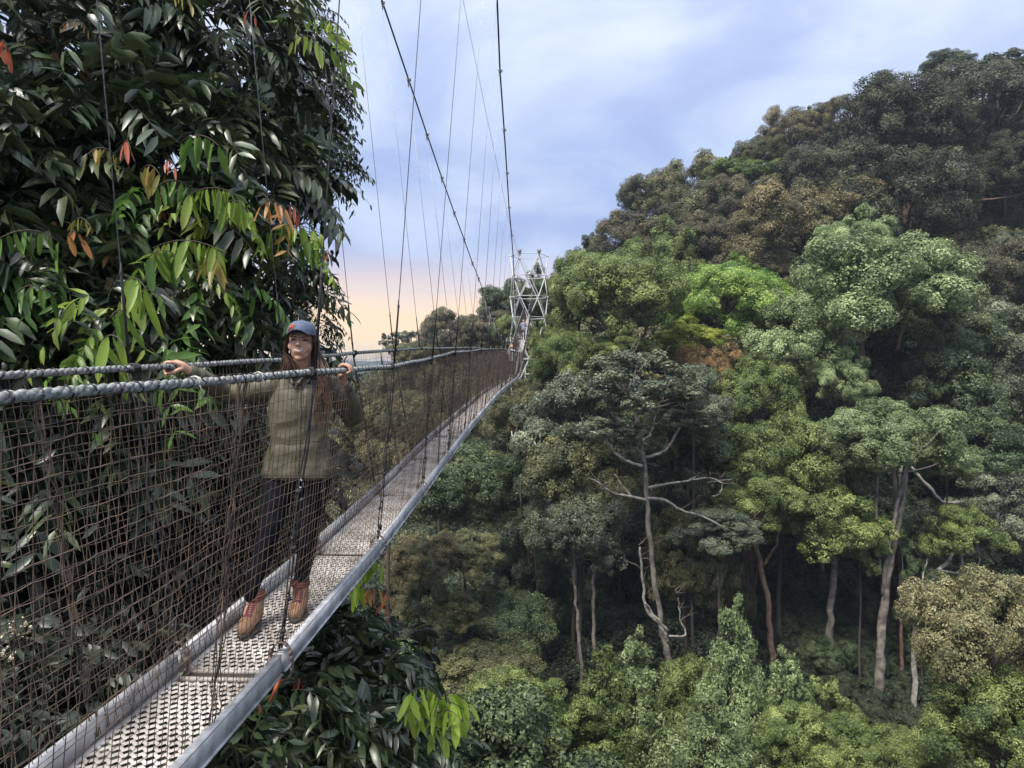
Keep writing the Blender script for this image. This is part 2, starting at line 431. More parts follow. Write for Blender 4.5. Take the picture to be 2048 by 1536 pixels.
tree_no = [0]
for _k, (_m, _c) in CR.items(): LIMB[_k] = limbs_mesh('limbs_' + _k, _c, len(_k))
def tree(label, px, py, rx, ry, kind, col, D=None, h=9, bark='dark', trunk=True, group=None, name='broadleaf_tree', rz=None, custom=None, depth=1.0, grow=1.36, bark2=None):
    """px,py crown centre; rx,ry half extents in photo pixels; D distance along the view"""
    tree_no[0] += 1; k = tree_no[0]
    if D is None:
        for D in np.arange(46, 150, .5):
            p = P(px, py, D)
            if float(ground(p.x, p.y)) + h >= p.z: break
        D = float(D)
    c = P(px, py, D)
    if kind.startswith('cauli'): grow = grow * .9
    wx, wz = rx / F * D * grow, ry / F * D * grow
    if kind.startswith('cauli') and wz < .72 * wx:      # a full dome whose lower half stands behind its neighbours
        c.z -= .72 * wx - wz; wz = .72 * wx
    gz = float(ground(c.x, c.y))
    me, cc = CR[kind]
    zs = {'tier': .55, 'cone': 1.0}.get(kind, .85)
    root = thing(name, label, 'tree', (c.x, c.y, gz - .3), group)
    cr = bpy.data.objects.new('crown', me); C.objects.link(cr); cr.parent = root
    if len(me.materials) == 0: me.materials.append(LM['mid'])
    cr.material_slots[0].link = 'OBJECT'; cr.material_slots[0].material = LM[col]
    cr.location = (0, 0, c.z - gz + .3)
    cr.scale = (wx * 1.02, (wx + wz) / 2 * depth, wz / zs)
    cr.rotation_euler = (0, 0, rz if rz is not None else R.uniform(0, 6.28))
    lm_ = LIMB[kind]; lo = bpy.data.objects.new('limbs', lm_); C.objects.link(lo); lo.parent = root
    if len(lm_.materials) == 0: lm_.materials.append(bark_dark)
    lo.material_slots[0].link = 'OBJECT'; lo.material_slots[0].material = BK[bark]
    lo.location, lo.scale, lo.rotation_euler = cr.location, cr.scale, cr.rotation_euler
    if trunk and custom is None:
        H = max(c.z - gz + .3, 1.0)
        t = bpy.data.objects.new('trunk', TR[k % 3]); C.objects.link(t); t.parent = root
        if len(TR[k % 3].materials) == 0: TR[k % 3].materials.append(bark_dark)
        t.material_slots[0].link = 'OBJECT'; t.material_slots[0].material = BK[bark]
        t.location = (0, 0, H); s = max(wx * .8, wz)
        t.scale = (s * 1.2, s * 1.2, H)
    if custom:
        for ci, (pl, r) in enumerate(custom):
            mb = MB()
            q = [P(a, b, D) for a, b in pl]
            if ci == 0:
                g0 = float(ground(q[0].x, q[0].y)) - .4
                if q[0].z > g0 + .3: q.insert(0, Vector((q[0].x + .1, q[0].y, g0)))
            q = smooth_line(q, 5)
            wob = [Vector((R.uniform(-1, 1), R.uniform(-1, 1), 0)) * (.0016 * D if 0 < i < len(q) - 1 else 0) for i in range(len(q))]
            if ci: 
                for i in range(len(q)): q[i] = q[i] + Vector((0, -.004 * D * i / len(q) * 3 * (1 if ci % 2 else -1), 0))
            q = [a + b for a, b in zip(q, wob)]
            rr = np.linspace(r[0], r[1], len(q)) * D / F / 2 * np.array([R.uniform(.9, 1.1) for _ in q])
            mb.tube(q, rr, 9)
            nm = 'branch' if ci else 'trunk'
            me2 = mb.mesh(nm)
            me2.transform(Matrix.Translation(-root.location))
            link(nm, me2, BK[bark if ci == 0 else (bark2 or bark)], root)
    return root
# ---- ridge and upper hill
T_ = tree
T_('broad dark plum-grey crown at the top right corner of the hill', 1985, 205, 150, 95, 'cauliA', 'plum', h=11)
T_('dark plum-grey domed crown on the skyline left of the hill top', 1800, 252, 150, 85, 'cauliB', 'plum', h=11)
T_('dark crown spreading over the limbs beside the black hollow', 1800, 370, 150, 75, 'cauliA', 'plum', h=12, bark='red', D=99,
   custom=[([(1835, 520), (1838, 450), (1842, 400), (1850, 350)], (16, 9)), ([(1815, 520), (1822, 440), (1800, 390), (1780, 360)], (12, 5)),
           ([(1838, 440), (1875, 420), (1915, 385), (1960, 350)], (8, 3)), ([(1870, 424), (1930, 405), (1985, 400), (2060, 385)], (6, 2)),
           ([(1915, 410), (1935, 385), (1990, 372), (2050, 366)], (4, 2)), ([(1836, 450), (1800, 420), (1775, 400), (1760, 370)], (7, 3))])
T_('rounded dark crown at the right edge over the black hollow', 2010, 340, 85, 62, 'cauliB', 'plum', h=10, D=101)
T_('low dark crown filling the gap under the hill top', 1690, 330, 100, 60, 'cauliB', 'plum', h=9)
T_('pointed dark treetop breaking the skyline near the top right', 1890, 136, 45, 22, 'fluffC', 'dark', h=11)
T_('sparse bare-limbed tree at the extreme top right of the skyline', 2030, 126, 60, 24, 'airy', 'plum', h=12, bark='pale')
T_('golden brown crown on the ridge left of the plum-grey canopy', 1590, 265, 62, 46, 'cauliA', 'gold', h=10)
T_('golden brown crown on the skyline next to the dark canopy', 1670, 228, 62, 26, 'cauliB', 'gold', h=10)
T_('small dark tree standing on the ridge line', 1618, 240, 24, 16, 'fluffC', 'dark', h=11)
T_('small dark round crown low on the ridge', 1525, 305, 40, 30, 'fluffA', 'olive', h=10)
T_('mid green crown in the saddle of the ridge', 1500, 345, 60, 26, 'fluffA', 'mid', h=8)
T_('small airy green tree poking above the ridge', 1445, 330, 20, 16, 'airy', 'mid', h=10)
T_('dark olive crown at the left shoulder of the hill', 1370, 366, 85, 50, 'cauliA', 'olive', h=10)
T_('olive crown with pale limbs on the left shoulder of the hill', 1290, 400, 50, 35, 'fluffB', 'olive', h=10, bark='pale')
T_('brown crown left of the large golden dome', 1470, 400, 70, 45, 'cauliB', 'brown', h=10)
T_('large golden brown dome of foliage in the middle of the hill', 1605, 420, 128, 62, 'cauliA', 'gold', h=12, D=96)
T_('dark brown crown below the left shoulder of the hill', 1300, 455, 85, 45, 'cauliB', 'brown', h=10)
T_('brown lobed crown left of and below the golden dome', 1420, 465, 80, 45, 'cauliA', 'brown', h=10)
T_('dark brown crown in shadow under the golden dome', 1580, 490, 120, 35, 'cauliB', 'brown', h=9)
T_('small dark tree at the foot of the skyline above the tower', 1195, 492, 26, 20, 'fluffC', 'dark', h=10)
T_('dark mixed crown with pinkish shoots beside the pale green tree', 1775, 490, 75, 50, 'fluffA', 'grey', h=10)
T_('small green crown below the black hollow', 1850, 465, 45, 28, 'fluffC', 'mid', h=7)
T_('wide brown-grey dome of fine leaves on the right', 1960, 560, 120, 82, 'cauliB', 'brown', h=12, D=90)
T_('grey-green crown at the right edge under the black hollow', 2040, 500, 60, 38, 'cauliA', 'grey', h=10)
# ---- left of the tower
T_('dark brown rounded crown on the low hill left of the tower', 905, 672, 72, 50, 'cauliA', 'brown', h=9)
T_('brown crown on the low hill next to the tower', 985, 662, 55, 40, 'cauliB', 'brown', D=96)
T_('dark crown on the skyline behind the tower', 1015, 608, 50, 36, 'fluffA', 'dark', D=100)
T_('dark crown behind the right side of the tower', 1075, 600, 48, 42, 'fluffC', 'dark', D=92)
T_('small feathery tree alone against the sunset glow', 805, 688, 34, 26, 'airy', 'grey', h=9, bark='grey')
T_('low dark tree under the feathery tree at the skyline', 845, 712, 60, 26, 'fluffA', 'olive', h=7)
T_('small green crown hiding the lower right of the tower', 1094, 690, 30, 42, 'fluffC', 'mid', D=73, grow=1.15)
T_('olive crown hiding the tower legs under the bridge end', 1062, 790, 48, 46, 'fluffA', 'olive', D=72, grow=1.1)
T_('light green crown below the tower foot', 1015, 665, 28, 26, 'fluffB', 'mid', h=9, D=84)
# ---- middle of the hillside
T_('large mid green crown right of the tower', 1228, 590, 125, 95, 'fluffA', 'mid', grow=1.1, D=68, h=16, bark='red',
   custom=[([(1240, 790), (1235, 730), (1232, 670), (1225, 620)], (17, 9)), ([(1270, 780), (1275, 700), (1290, 660), (1310, 620)], (9, 4)),
           ([(1233, 680), (1200, 640), (1170, 620)], (8, 3)), ([(1232, 660), (1260, 610), (1290, 580)], (8, 3))])
T_('mid green crown behind and above the large one by the tower', 1330, 535, 60, 60, 'fluffC', 'mid', h=10)
T_('green crown hanging over the tower side of the slope', 1158, 570, 50, 56, 'fluffB', 'mid', D=72, h=12)
T_('bright green crown in the centre of the hillside', 1440, 602, 88, 66, 'fluffA', 'bright', D=76, h=14)
T_('pointed bright green top above the bright central crown', 1470, 555, 45, 30, 'fluffC', 'bright', h=12)
T_('yellow-green flat crown beneath the bright central tree', 1375, 680, 62, 28, 'fluffC', 'lime', D=72, h=11)
T_('tan-leaved crown wedged between bright and pale trees', 1545, 552, 48, 30, 'cauliB', 'tan', h=9)
T_('large pale green crown dominating the hillside', 1725, 590, 180, 105, 'fluffA', 'pale', D=74, h=18, bark='red', rz=1.1,
   custom=[([(1690, 1000), (1668, 930), (1680, 850), (1710, 780), (1722, 700), (1725, 640)], (22, 9)),
           ([(1722, 690), (1750, 630), (1775, 600)], (9, 4)), ([(1795, 700), (1810, 660), (1830, 640)], (7, 3)), ([(1720, 660), (1690, 620)], (7, 3))])
T_('pale green pointed top of the tree in front of the dark ridge', 1725, 500, 70, 52, 'fluffC', 'pale', D=77, h=18)
T_('grey-green crown running down left of the large pale tree', 1580, 680, 90, 80, 'fluffB', 'pale', D=72, h=14)
T_('orange-brown knobbly crown left of the pale trees', 1405, 738, 58, 55, 'cauliA', 'rust', D=70, h=11)
T_('green crown with yellowish tips below the pale tree', 1510, 790, 70, 66, 'fluffA', 'mid', D=67, h=12)
T_('dark rusty-tinged crown right of the pale tree', 1900, 690, 90, 60, 'fluffB', 'dark', D=76, h=12)
T_('dark grey-green crown with a curved bare limb at the right', 1975, 690, 110, 75, 'fluffB', 'grey', D=78, h=12, bark='pale',
   custom=[([(1935, 660), (1965, 675), (1985, 668), (2010, 690)], (4, 2)), ([(1960, 800), (1965, 720)], (10, 5))])
T_('dark fine-leaved crown at the right edge at mid height', 2010, 800, 90, 80, 'fluffC', 'grey', D=72, h=12)
T_('layered dark crown with red-tinged tiers right of the trunks', 1900, 800, 90, 60, 'tier', 'dark', D=72, h=11)
T_('dark layered crown left of the right edge above the fallen limb', 1960, 900, 95, 60, 'fluffB', 'dark', D=68, h=10)
T_('small pale green round crown above the twin trunk', 1690, 770, 52, 44, 'fluffC', 'pale', D=66, h=14)
T_('bright pale green crown on the tall twin trunk', 1790, 880, 100, 72, 'fluffA', 'pale', D=58, h=20, bark='grey',
   custom=[([(1752, 1450), (1757, 1385), (1763, 1280), (1775, 1160), (1800, 1020), (1812, 930)], (21, 10)),
           ([(1766, 1190), (1772, 1110), (1788, 1010), (1806, 920)], (10, 6)), ([(1763, 1150), (1757, 1050), (1760, 960), (1756, 900)], (7, 4)),
           ([(1812, 940), (1835, 900), (1860, 880)], (9, 3)), ([(1804, 930), (1780, 880)], (8, 3))])
T_('pale green spur of foliage reaching right from the twin trunk', 1893, 928, 52, 30, 'fluffC', 'pale', D=60, h=16)
T_('flat umbrella crown on a slender pale curved trunk', 1925, 1068, 72, 32, 'tier', 'mid', D=57, h=14, bark='pale',
   custom=[([(1828, 1300), (1834, 1220), (1848, 1180), (1880, 1140), (1905, 1110), (1915, 1070)], (11, 6)),
           ([(1880, 1140), (1925, 1145), (1950, 1125), (1945, 1085)], (4, 2)), ([(1845, 1185), (1852, 1150), (1865, 1120)], (5, 2))])
T_('small dark crown beside the slender curved trunk', 1845, 1150, 32, 30, 'fluffC', 'dark', D=58, h=10)
T_('reddish layered tree at the right edge above the umbrella crown', 1985, 1010, 80, 40, 'tier', 'grey', D=64, h=9, bark='pale',
   custom=[([(1800, 950), (1850, 965), (1885, 1003), (1940, 1003), (1990, 1010)], (9, 4)), ([(1985, 1100), (1985, 1020)], (10, 6))])
# ---- centre: grey tree with bare limbs
T_('grey-leaved spreading tree with bare white limbs in the centre', 1275, 765, 165, 62, 'airy', 'grey', D=52, h=26, bark='grey', bark2='lichen',
   custom=[([(1345, 1360), (1330, 1290), (1312, 1180), (1300, 1080), (1292, 980), (1288, 920), (1275, 850), (1268, 790), (1262, 740)], (14, 4)),
           ([(1292, 1000), (1262, 992), (1225, 985), (1200, 965), (1180, 955)], (6, 2)), ([(1262, 992), (1245, 972), (1230, 950)], (4, 2)),
           ([(1294, 996), (1330, 1000), (1360, 1018), (1400, 1030), (1440, 1050)], (7, 3)), ([(1296, 975), (1340, 968), (1380, 962), (1395, 955)], (6, 3)),
           ([(1385, 960), (1415, 955), (1440, 965), (1435, 985), (1420, 990)], (3, 2)), ([(1415, 965), (1470, 960)], (2, 1)),
           ([(1285, 932), (1250, 920), (1225, 900), (1200, 870), (1180, 862)], (7, 3)), ([(1290, 915), (1325, 905), (1350, 880), (1365, 840), (1368, 820)], (7, 3)),
           ([(1275, 855), (1245, 845), (1225, 830), (1215, 810)], (5, 2)), ([(1278, 885), (1300, 870), (1312, 845), (1312, 820)], (6, 2)),
           ([(1268, 800), (1240, 780), (1225, 760)], (4, 2)), ([(1270, 830), (1295, 790), (1292, 750)], (4, 2)),
           ([(1335, 1285), (1320, 1250), (1292, 1215), (1283, 1150), (1277, 1090)], (8, 4)), ([(1338, 1272), (1372, 1272), (1362, 1235), (1360, 1200)], (5, 2)),
           ([(1335, 1262), (1300, 1220), (1288, 1200)], (7, 3))])
_bt = [o for o in C.objects if o.get('label', '').startswith('grey-leaved spreading tree')][0]
for (px, py, rx, ry, k2) in ((1215, 860, 80, 34, 'airy'), (1360, 840, 70, 30, 'airy')):
    c = P(px, py, 52.5); o = bpy.data.objects.new('crown', CR[k2][0]); C.objects.link(o); o.parent = _bt
    o.material_slots[0].link = 'OBJECT'; o.material_slots[0].material = LM['grey']
    o.location = c - _bt.location; o.scale = (rx / F * 52 * 1.2, ry / F * 52 * 1.5, ry / F * 52 * 1.2); o.rotation_euler = (0, 0, px)
mb = MB(); rr = random.Random(8)
def twigs_on(mb, q, r0, n, l, depth=2):
    for _ in range(n):
        b = Vector(q[rr.randrange(len(q) // 3, len(q))]); d = Vector((rr.uniform(-1, 1), rr.uniform(-.6, .6), rr.uniform(-.1, 1))).normalized() * l * rr.uniform(.5, 1.2)
        w = [b + d * t + Vector((rr.uniform(-1, 1), 0, rr.uniform(-1, 1))) * l * .10 * (t > 0) for t in (0, .3, .6, 1)]
        mb.tube(w, [r0, r0 * .7, r0 * .5, r0 * .2], 4)
        if depth > 1: twigs_on(mb, w, r0 * .5, 2, l * .5, depth - 1)
for pl in ([(1292, 1000), (1225, 985), (1180, 955)], [(1294, 996), (1360, 1018), (1440, 1050)], [(1296, 975), (1380, 962), (1440, 965)], [(1285, 932), (1225, 900), (1180, 862)], [(1290, 915), (1350, 880), (1368, 820)], [(1275, 855), (1225, 830), (1200, 780)], [(1278, 885), (1312, 845), (1330, 790)], [(1270, 830), (1250, 760), (1230, 720)], [(1265, 800), (1300, 750), (1320, 710)], [(1262, 760), (1262, 700)], [(1338, 1272), (1362, 1235), (1350, 1180)], [(1292, 1215), (1277, 1090)]):
    twigs_on(mb, smooth_line([P(a, b, 52) for a, b in pl], 5), .035, 7, 1.3)
_m = mb.mesh('twigs'); _m.transform(Matrix.Translation(-_bt.location)); o = link('twigs', _m, bark_grey, _bt); o['kind'] = 'stuff'
T_('grey foliage tier hanging left of the bare-limbed tree', 1150, 850, 105, 60, 'tier', 'grey', D=60, h=16)
T_('grey foliage spray right of the bare-limbed trunk', 1385, 800, 75, 40, 'tier', 'grey', D=57, h=18)
T_('grey-green spray at the tip of the lowest bare limb', 1440, 1060, 75, 26, 'tier', 'grey', D=53, h=16)
T_('olive-grey crown left of the bare-limbed trunk', 1160, 960, 100, 80, 'fluffB', 'olive', D=58, h=14)
T_('dark drooping crown below the bare limbs on the left', 1150, 1060, 85, 70, 'fluffB', 'grey', D=56, h=13, bark='grey',
   custom=[([(1162, 1330), (1155, 1240), (1148, 1160), (1142, 1100)], (8, 5)), ([(1190, 1310), (1186, 1200), (1184, 1120)], (8, 5))])
T_('dark drooping crown right of the bare-limbed trunk', 1370, 1120, 60, 75, 'fluffB', 'olive', D=58, h=12)
T_('dark olive crown behind the upper bare limbs', 1340, 880, 90, 70, 'fluffA', 'dark', D=64, h=12)
T_('green crown hugging the slope below the tower', 1122, 722, 56, 56, 'fluffA', 'mid', D=66, h=10)
T_('green rounded crown below the big tree by the tower', 1240, 705, 70, 28, 'fluffC', 'mid', D=66, h=9)
# ---- centre right column of greens
T_('mid green leafy column in the centre of the slope', 1560, 920, 85, 85, 'fluffA', 'mid', D=62, h=16)
T_('mid green crown above the reddish leaning trunk', 1500, 1010, 80, 62, 'fluffC', 'mid', D=58, h=16, bark='red',
   custom=[([(1547, 1340), (1540, 1260), (1530, 1170), (1512, 1090), (1505, 1040)], (14, 9)), ([(1528, 1130), (1548, 1090), (1552, 1060)], (6, 3))])
T_('green overhanging crown above the grey straight trunk', 1645, 1040, 100, 62, 'fluffB', 'mid', D=60, h=15, bark='grey',
   custom=[([(1660, 1270), (1664, 1190), (1670, 1110), (1672, 1060)], (15, 11))])
T_('small crown at the end of the overhanging green bough', 1720, 1085, 48, 42, 'fluffC', 'mid', D=59, h=13)
T_('dark crown with lime tips filling between the trunks', 1620, 1160, 60, 50, 'fluffA', 'dark', D=68, h=6)
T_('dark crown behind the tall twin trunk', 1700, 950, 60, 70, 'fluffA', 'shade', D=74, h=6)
T_('slim tree with an orange-brown stem behind the twin trunk', 1800, 1080, 36, 40, 'airy', 'dark', D=60, h=14, bark='red',
   custom=[([(1804, 1330), (1801, 1220), (1800, 1120), (1800, 1080)], (8, 4))])
T_('dark drooping crown in the shade left of the grey straight trunk', 1600, 1235, 50, 55, 'fluffB', 'dark', D=70, grow=1.1)
T_('dark shaded crown between the grey trunk and the tall twin trunk', 1712, 1225, 46, 60, 'fluffB', 'dark', D=66, grow=1.1)
T_('olive crown draped in the shade left of the reddish leaning trunk', 1455, 1200, 56, 70, 'fluffB', 'olive', D=64, grow=1.1)
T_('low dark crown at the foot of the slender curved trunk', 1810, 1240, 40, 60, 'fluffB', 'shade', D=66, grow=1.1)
T_('dark crown in the gully just above the bottom treetops', 1660, 1310, 52, 40, 'fluffA', 'dark', D=60, grow=1.1)
# ---- left of centre, seen beside and through the bridge
T_('brown-tipped crown right of the bridge deck', 840, 1120, 72, 48, 'cauliA', 'gold', D=46, h=9)
T_('green crown behind the brown-tipped one', 930, 1110, 70, 42, 'fluffA', 'olive', D=50, h=9)
T_('dark green crown under the middle of the bridge', 930, 980, 90, 72, 'fluffB', 'dark', D=60, h=11)
T_('olive crown in the shade below the bridge end', 1040, 830, 60, 52, 'fluffA', 'olive', D=70, h=10)
T_('dark olive crown seen through the far net', 880, 830, 90, 55, 'cauliB', 'olive', D=84, h=9)
T_('olive crown with yellow shoots seen through the net', 780, 890, 75, 75, 'fluffB', 'olive', D=40, h=13)
T_('brown crown hanging low left of the dark centre', 870, 1220, 70, 50, 'cauliB', 'olive', D=47, h=7)
T_('dark crown in the valley under the brown ones', 960, 1250, 100, 70, 'fluffA', 'dark', D=52, h=6)
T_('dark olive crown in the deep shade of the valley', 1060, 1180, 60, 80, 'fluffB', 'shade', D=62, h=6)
T_('dark olive crown above the yellow-green shrubs', 930, 1340, 100, 50, 'fluffA', 'olive', D=46, h=6)
# ---- bottom: nearer sunlit tops
T_('yellow-green treetop at the bottom centre', 1010, 1430, 85, 75, 'fluffB', 'mid', D=40, h=9)
T_('mid green treetop at the bottom left of centre', 1110, 1480, 100, 70, 'fluffC', 'mid', D=40, h=8)
T_('tall green treetop right of the yellow-green one', 1210, 1420, 105, 125, 'cone', 'mid', D=42, h=12, grow=1.12)
T_('pale green pointed treetop in front of the bare-limbed trunk', 1275, 1400, 105, 135, 'cone', 'pale', D=43, h=12, grow=1.12)
T_('rounded green treetop at the foot of the bare-limbed trunk', 1365, 1430, 70, 80, 'fluffB', 'mid', D=43, h=9)
T_('conical pale green treetop standing tallest at the bottom', 1468, 1370, 88, 170, 'cone', 'pale', D=41, h=14, grow=1.12)
T_('feathery grey-green treetop at the bottom centre right', 1430, 1500, 120, 95, 'cone', 'pale', D=37, h=10)
T_('bright green treetop right of the conical one', 1570, 1420, 100, 120, 'cone', 'pale', D=42, h=11, grow=1.12)
T_('yellow-green bushy treetop below the reddish trunk', 1600, 1480, 85, 70, 'fluffB', 'mid', D=38, h=9, grow=1.12)
T_('dark green treetop left of the tall twin trunk base', 1655, 1410, 42, 50, 'airy', 'mid', D=45, h=9)
T_('mid green treetop at the bottom edge right of centre', 1720, 1500, 95, 62, 'fluffA', 'mid', D=38, h=9, grow=1.12)
T_('green treetop at the bottom with arching pale twigs', 1810, 1510, 80, 50, 'fluffB', 'mid', D=38, h=9, grow=1.12)
T_('large tan-leaved bushy crown in the bottom right corner', 1985, 1280, 140, 140, 'fluffA', 'tan', D=36, h=14, grow=1.15)
T_('tan and olive crown left of the corner crown', 1935, 1400, 82, 90, 'fluffC', 'tan', D=38, h=12, grow=1.12)
T_('tan shoulder of foliage under the slender curved trunk', 1950, 1235, 62, 56, 'cauliB', 'tan', D=42, h=12, grow=1.12)
T_('glossy yellow-green crown at the bottom right edge', 2000, 1470, 110, 90, 'fluffB', 'mid', D=34, h=10)

# ------------------------------------------------------------------ forest filling the slopes (uncountable)
def scatter(name, pts, scales, proto, mat, seed):
    me = bpy.data.meshes.new(name); me.vertices.add(len(pts)); me.vertices.foreach_set('co', np.asarray(pts, np.float32).ravel())
    a = me.attributes.new('s', 'FLOAT', 'POINT'); a.data.foreach_set('value', np.asarray(scales, np.float32))
    o = link(name, me, kind='stuff'); me.materials.append(mat)
    g = bpy.data.node_groups.new(name, 'GeometryNodeTree')
    g.interface.new_socket('Geometry', in_out='INPUT', socket_type='NodeSocketGeometry')
    g.interface.new_socket('Geometry', in_out='OUTPUT', socket_type='NodeSocketGeometry')
    gi = N(g, 'NodeGroupInput'); go = N(g, 'NodeGroupOutput')
    ip = N(g, 'GeometryNodeInstanceOnPoints'); ob = N(g, 'GeometryNodeObjectInfo'); ob.inputs['Object'].default_value = proto
    at = N(g, 'GeometryNodeInputNamedAttribute'); at.data_type = 'FLOAT'; at.inputs['Name'].default_value = 's'
    rv = N(g, 'FunctionNodeRandomValue'); rv.data_type = 'FLOAT_VECTOR'; rv.inputs[0].default_value = (-.15, -.15, 0); rv.inputs[1].default_value = (.15, .15, 6.28); rv.inputs['Seed'].default_value = seed
    sm = N(g, 'GeometryNodeSetMaterial'); sm.inputs['Material'].default_value = mat
    lk(g, gi.outputs[0], ip.inputs['Points']); lk(g, ob.outputs['Geometry'], ip.inputs['Instance'])
    lk(g, rv.outputs[0], ip.inputs['Rotation']); lk(g, at.outputs[0], ip.inputs['Scale'])
    lk(g, ip.outputs[0], sm.inputs[0]); lk(g, sm.outputs[0], go.inputs[0])
    md = o.modifiers.new('scatter', 'NODES'); md.node_group = g
    return o
fproto = bpy.data.objects.new('filler_shape', CR['filler'][0])
def band(n, d0, d1, u0, u1, r0, r1, lift, seed):
    rng = np.random.default_rng(seed)
    d = rng.uniform(d0, d1, n); u = rng.uniform(u0, u1, n); x = (u - 1024) / F * d
    zg = ground(x, d); s = rng.uniform(r0, r1, n)
    k = ~((u > 1470) & (u < 1880) & (d < 66)); x, d, zg, s = x[k], d[k], zg[k], s[k]
    return np.stack([x, d, zg + s * lift], -1), s
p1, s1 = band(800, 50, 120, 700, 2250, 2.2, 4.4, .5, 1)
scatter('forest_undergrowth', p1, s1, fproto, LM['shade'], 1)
p2, s2 = band(150, 26, 56, 700, 2300, 2.0, 3.6, .6, 2)
scatter('valley_undergrowth', p2, s2, fproto, LM['dark'], 2)
p3, s3 = band(700, 84, 165, 640, 2400, 3.0, 5.5, .55, 3)
rng = np.random.default_rng(14)
d = rng.uniform(43, 67, 420); u = rng.uniform(1440, 1900, 420); x = (u - 1024) / F * d
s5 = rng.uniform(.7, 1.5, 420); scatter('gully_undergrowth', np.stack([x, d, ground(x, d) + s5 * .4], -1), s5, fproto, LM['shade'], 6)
mb = MB(); rr = random.Random(12)
for k in range(46):
    px = rr.choice((1450, 1470, 1490, 1500, 1060, 1410)) + rr.uniform(-14, 14); D_ = 62 + rr.uniform(-2, 2); y0 = 1060 + rr.uniform(-30, 60); y1 = 1260 + rr.uniform(-90, 40)
    mb.tube([P(px + 5 * math.sin(y_ * .02 + k), y_, D_) for y_ in np.linspace(y0, y1, 9)], rr.uniform(.02, .05), 4)
link('hanging_vines', mb.mesh('hanging_vines'), BK['red'], kind='stuff')
scatter('hill_canopy', p3, s3, fproto, LM['olive'], 3)
rng = np.random.default_rng(4)
x = rng.uniform(-34, -5.5, 260); y = rng.uniform(4, 40, 260); s4 = rng.uniform(1.2, 2.6, 260)
keep = x < -5.0 - 0.0 * y
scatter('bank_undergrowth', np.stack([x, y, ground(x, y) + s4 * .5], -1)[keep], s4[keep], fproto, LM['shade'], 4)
rng = np.random.default_rng(5)
d = rng.uniform(170, 1500, 500) ; u = rng.uniform(560, 1100, 500); x = (u - 1024) / F * d
scatter('distant_forest', np.stack([x, d, ground(x, d) + 3], -1), rng.uniform(6, 12, 500), fproto, LM['dark'], 5)
# ------------------------------------------------------------------ suspension bridge
K = 0.043            # the bridge runs slightly to the right
def itp(tab):
    a = np.array(tab, float)
    return lambda y: np.interp(y, a[:, 0], a[:, 1])
zb = itp([(-8, -1.33), (0, -1.37), (3.42, -1.35), (5.44, -1.30), (7.46, -1.2), (9.48, -1.07), (11.5, -.95), (13.5, -.86), (21, -.53), (30, -.33), (36, -.2), (40, .05), (46, .9), (52, 2.0), (60, 3.3), (72.7, 5.4), (80, 6.6)])
zrn = itp([(-8, -.10), (1.4, -.065), (3.42, 0), (5.44, .046), (7.46, .147), (9.48, .274), (11.5, .34), (13.5, .437), (21, .70), (30, .90), (36, 1.03), (40, 1.22), (46, 2.05), (52, 3.2), (60, 4.5), (72.7, 6.6), (80, 7.8)])
zrf = itp([(-8, -.12), (1.4, -.05), (3.42, .02), (5.44, .10), (7.46, .205), (9.48, .30), (11.5, .39), (13.5, .46), (21, .74), (30, .93), (36, 1.05), (40, 1.22), (46, 2.05), (52, 3.2), (60, 4.5), (72.7, 6.6), (80, 7.8)])
xrn = itp([(-8, -1.3), (1.4, -1.24), (3.42, -1.115), (5.44, -1.157), (7.46, -1.175), (20, -1.2), (34, -1.12), (80, -1.12)])
xrf = itp([(-8, -1.97), (30, -1.97), (45, -1.93), (80, -1.93)])
XBN, XBF = -1.28, -1.74
S = 2.02
Yj = np.array([3.42 + S * n for n in range(-5, 38)])
Yj = Yj[Yj < 76.5]
def seglin(fn):
    v = fn(Yj); return lambda y: np.interp(y, Yj, v)
zbs, zrns, zrfs, xrns, xrfs = map(seglin, (zb, zrn, zrf, xrn, xrf))
def W(X, Y, Z):
    return Vector((float(X) + K * float(Y), float(Y), float(Z)))

bridge = thing('suspension_bridge', 'narrow rope and cable footbridge with netted sides running to the tower', 'bridge', (0, 0, 0))

def speck(name, c1, c2, **kw): return simple(name, c1, c2, **kw)
alu = simple('aluminium_weathered', (.26, .265, .27), (.52, .53, .55), scale=11, rough=.5, metal=.1, bumpy=.25, bscale=180, bdist=.001, detail=8, spec=.5)
alu_in = simple('aluminium_dull', (.34, .34, .34), (.55, .54, .54), scale=10, rough=.55, metal=.2, bumpy=.2, bscale=150, bdist=.001, detail=8)
deckm = simple('deck_worn_paint', (.17, .145, .12), (.60, .555, .51), scale=3.4, rough=.6, bumpy=.3, bscale=200, bdist=.001, detail=9, lo=.30, hi=.6)
ropem = simple('rope_grey', (.10, .105, .10), (.40, .42, .40), scale=60, rough=.85, bumpy=.8, bscale=400, bdist=.002, detail=6)
lashm = simple('lashing_black', (.010, .010, .012), (.04, .038, .04), scale=40, rough=.7)
netm = simple('net_tarred_brown', (.024, .019, .016), (.140, .096, .066), scale=9, rough=.8, detail=9, lo=.38, hi=.62)
cablem = simple('steel_cable', (.035, .036, .04), (.10, .10, .11), scale=30, rough=.5, metal=.5)
wirem = simple('steel_wire', (.22, .23, .25), (.42, .43, .45), scale=30, rough=.45, metal=.6)
clampm = simple('galvanised_clamp', (.30, .30, .30), (.60, .59, .58), scale=30, rough=.45, metal=.6)
rustm = simple('rusty_steel', (.09, .06, .045), (.28, .22, .18), scale=30, rough=.7, metal=.3)

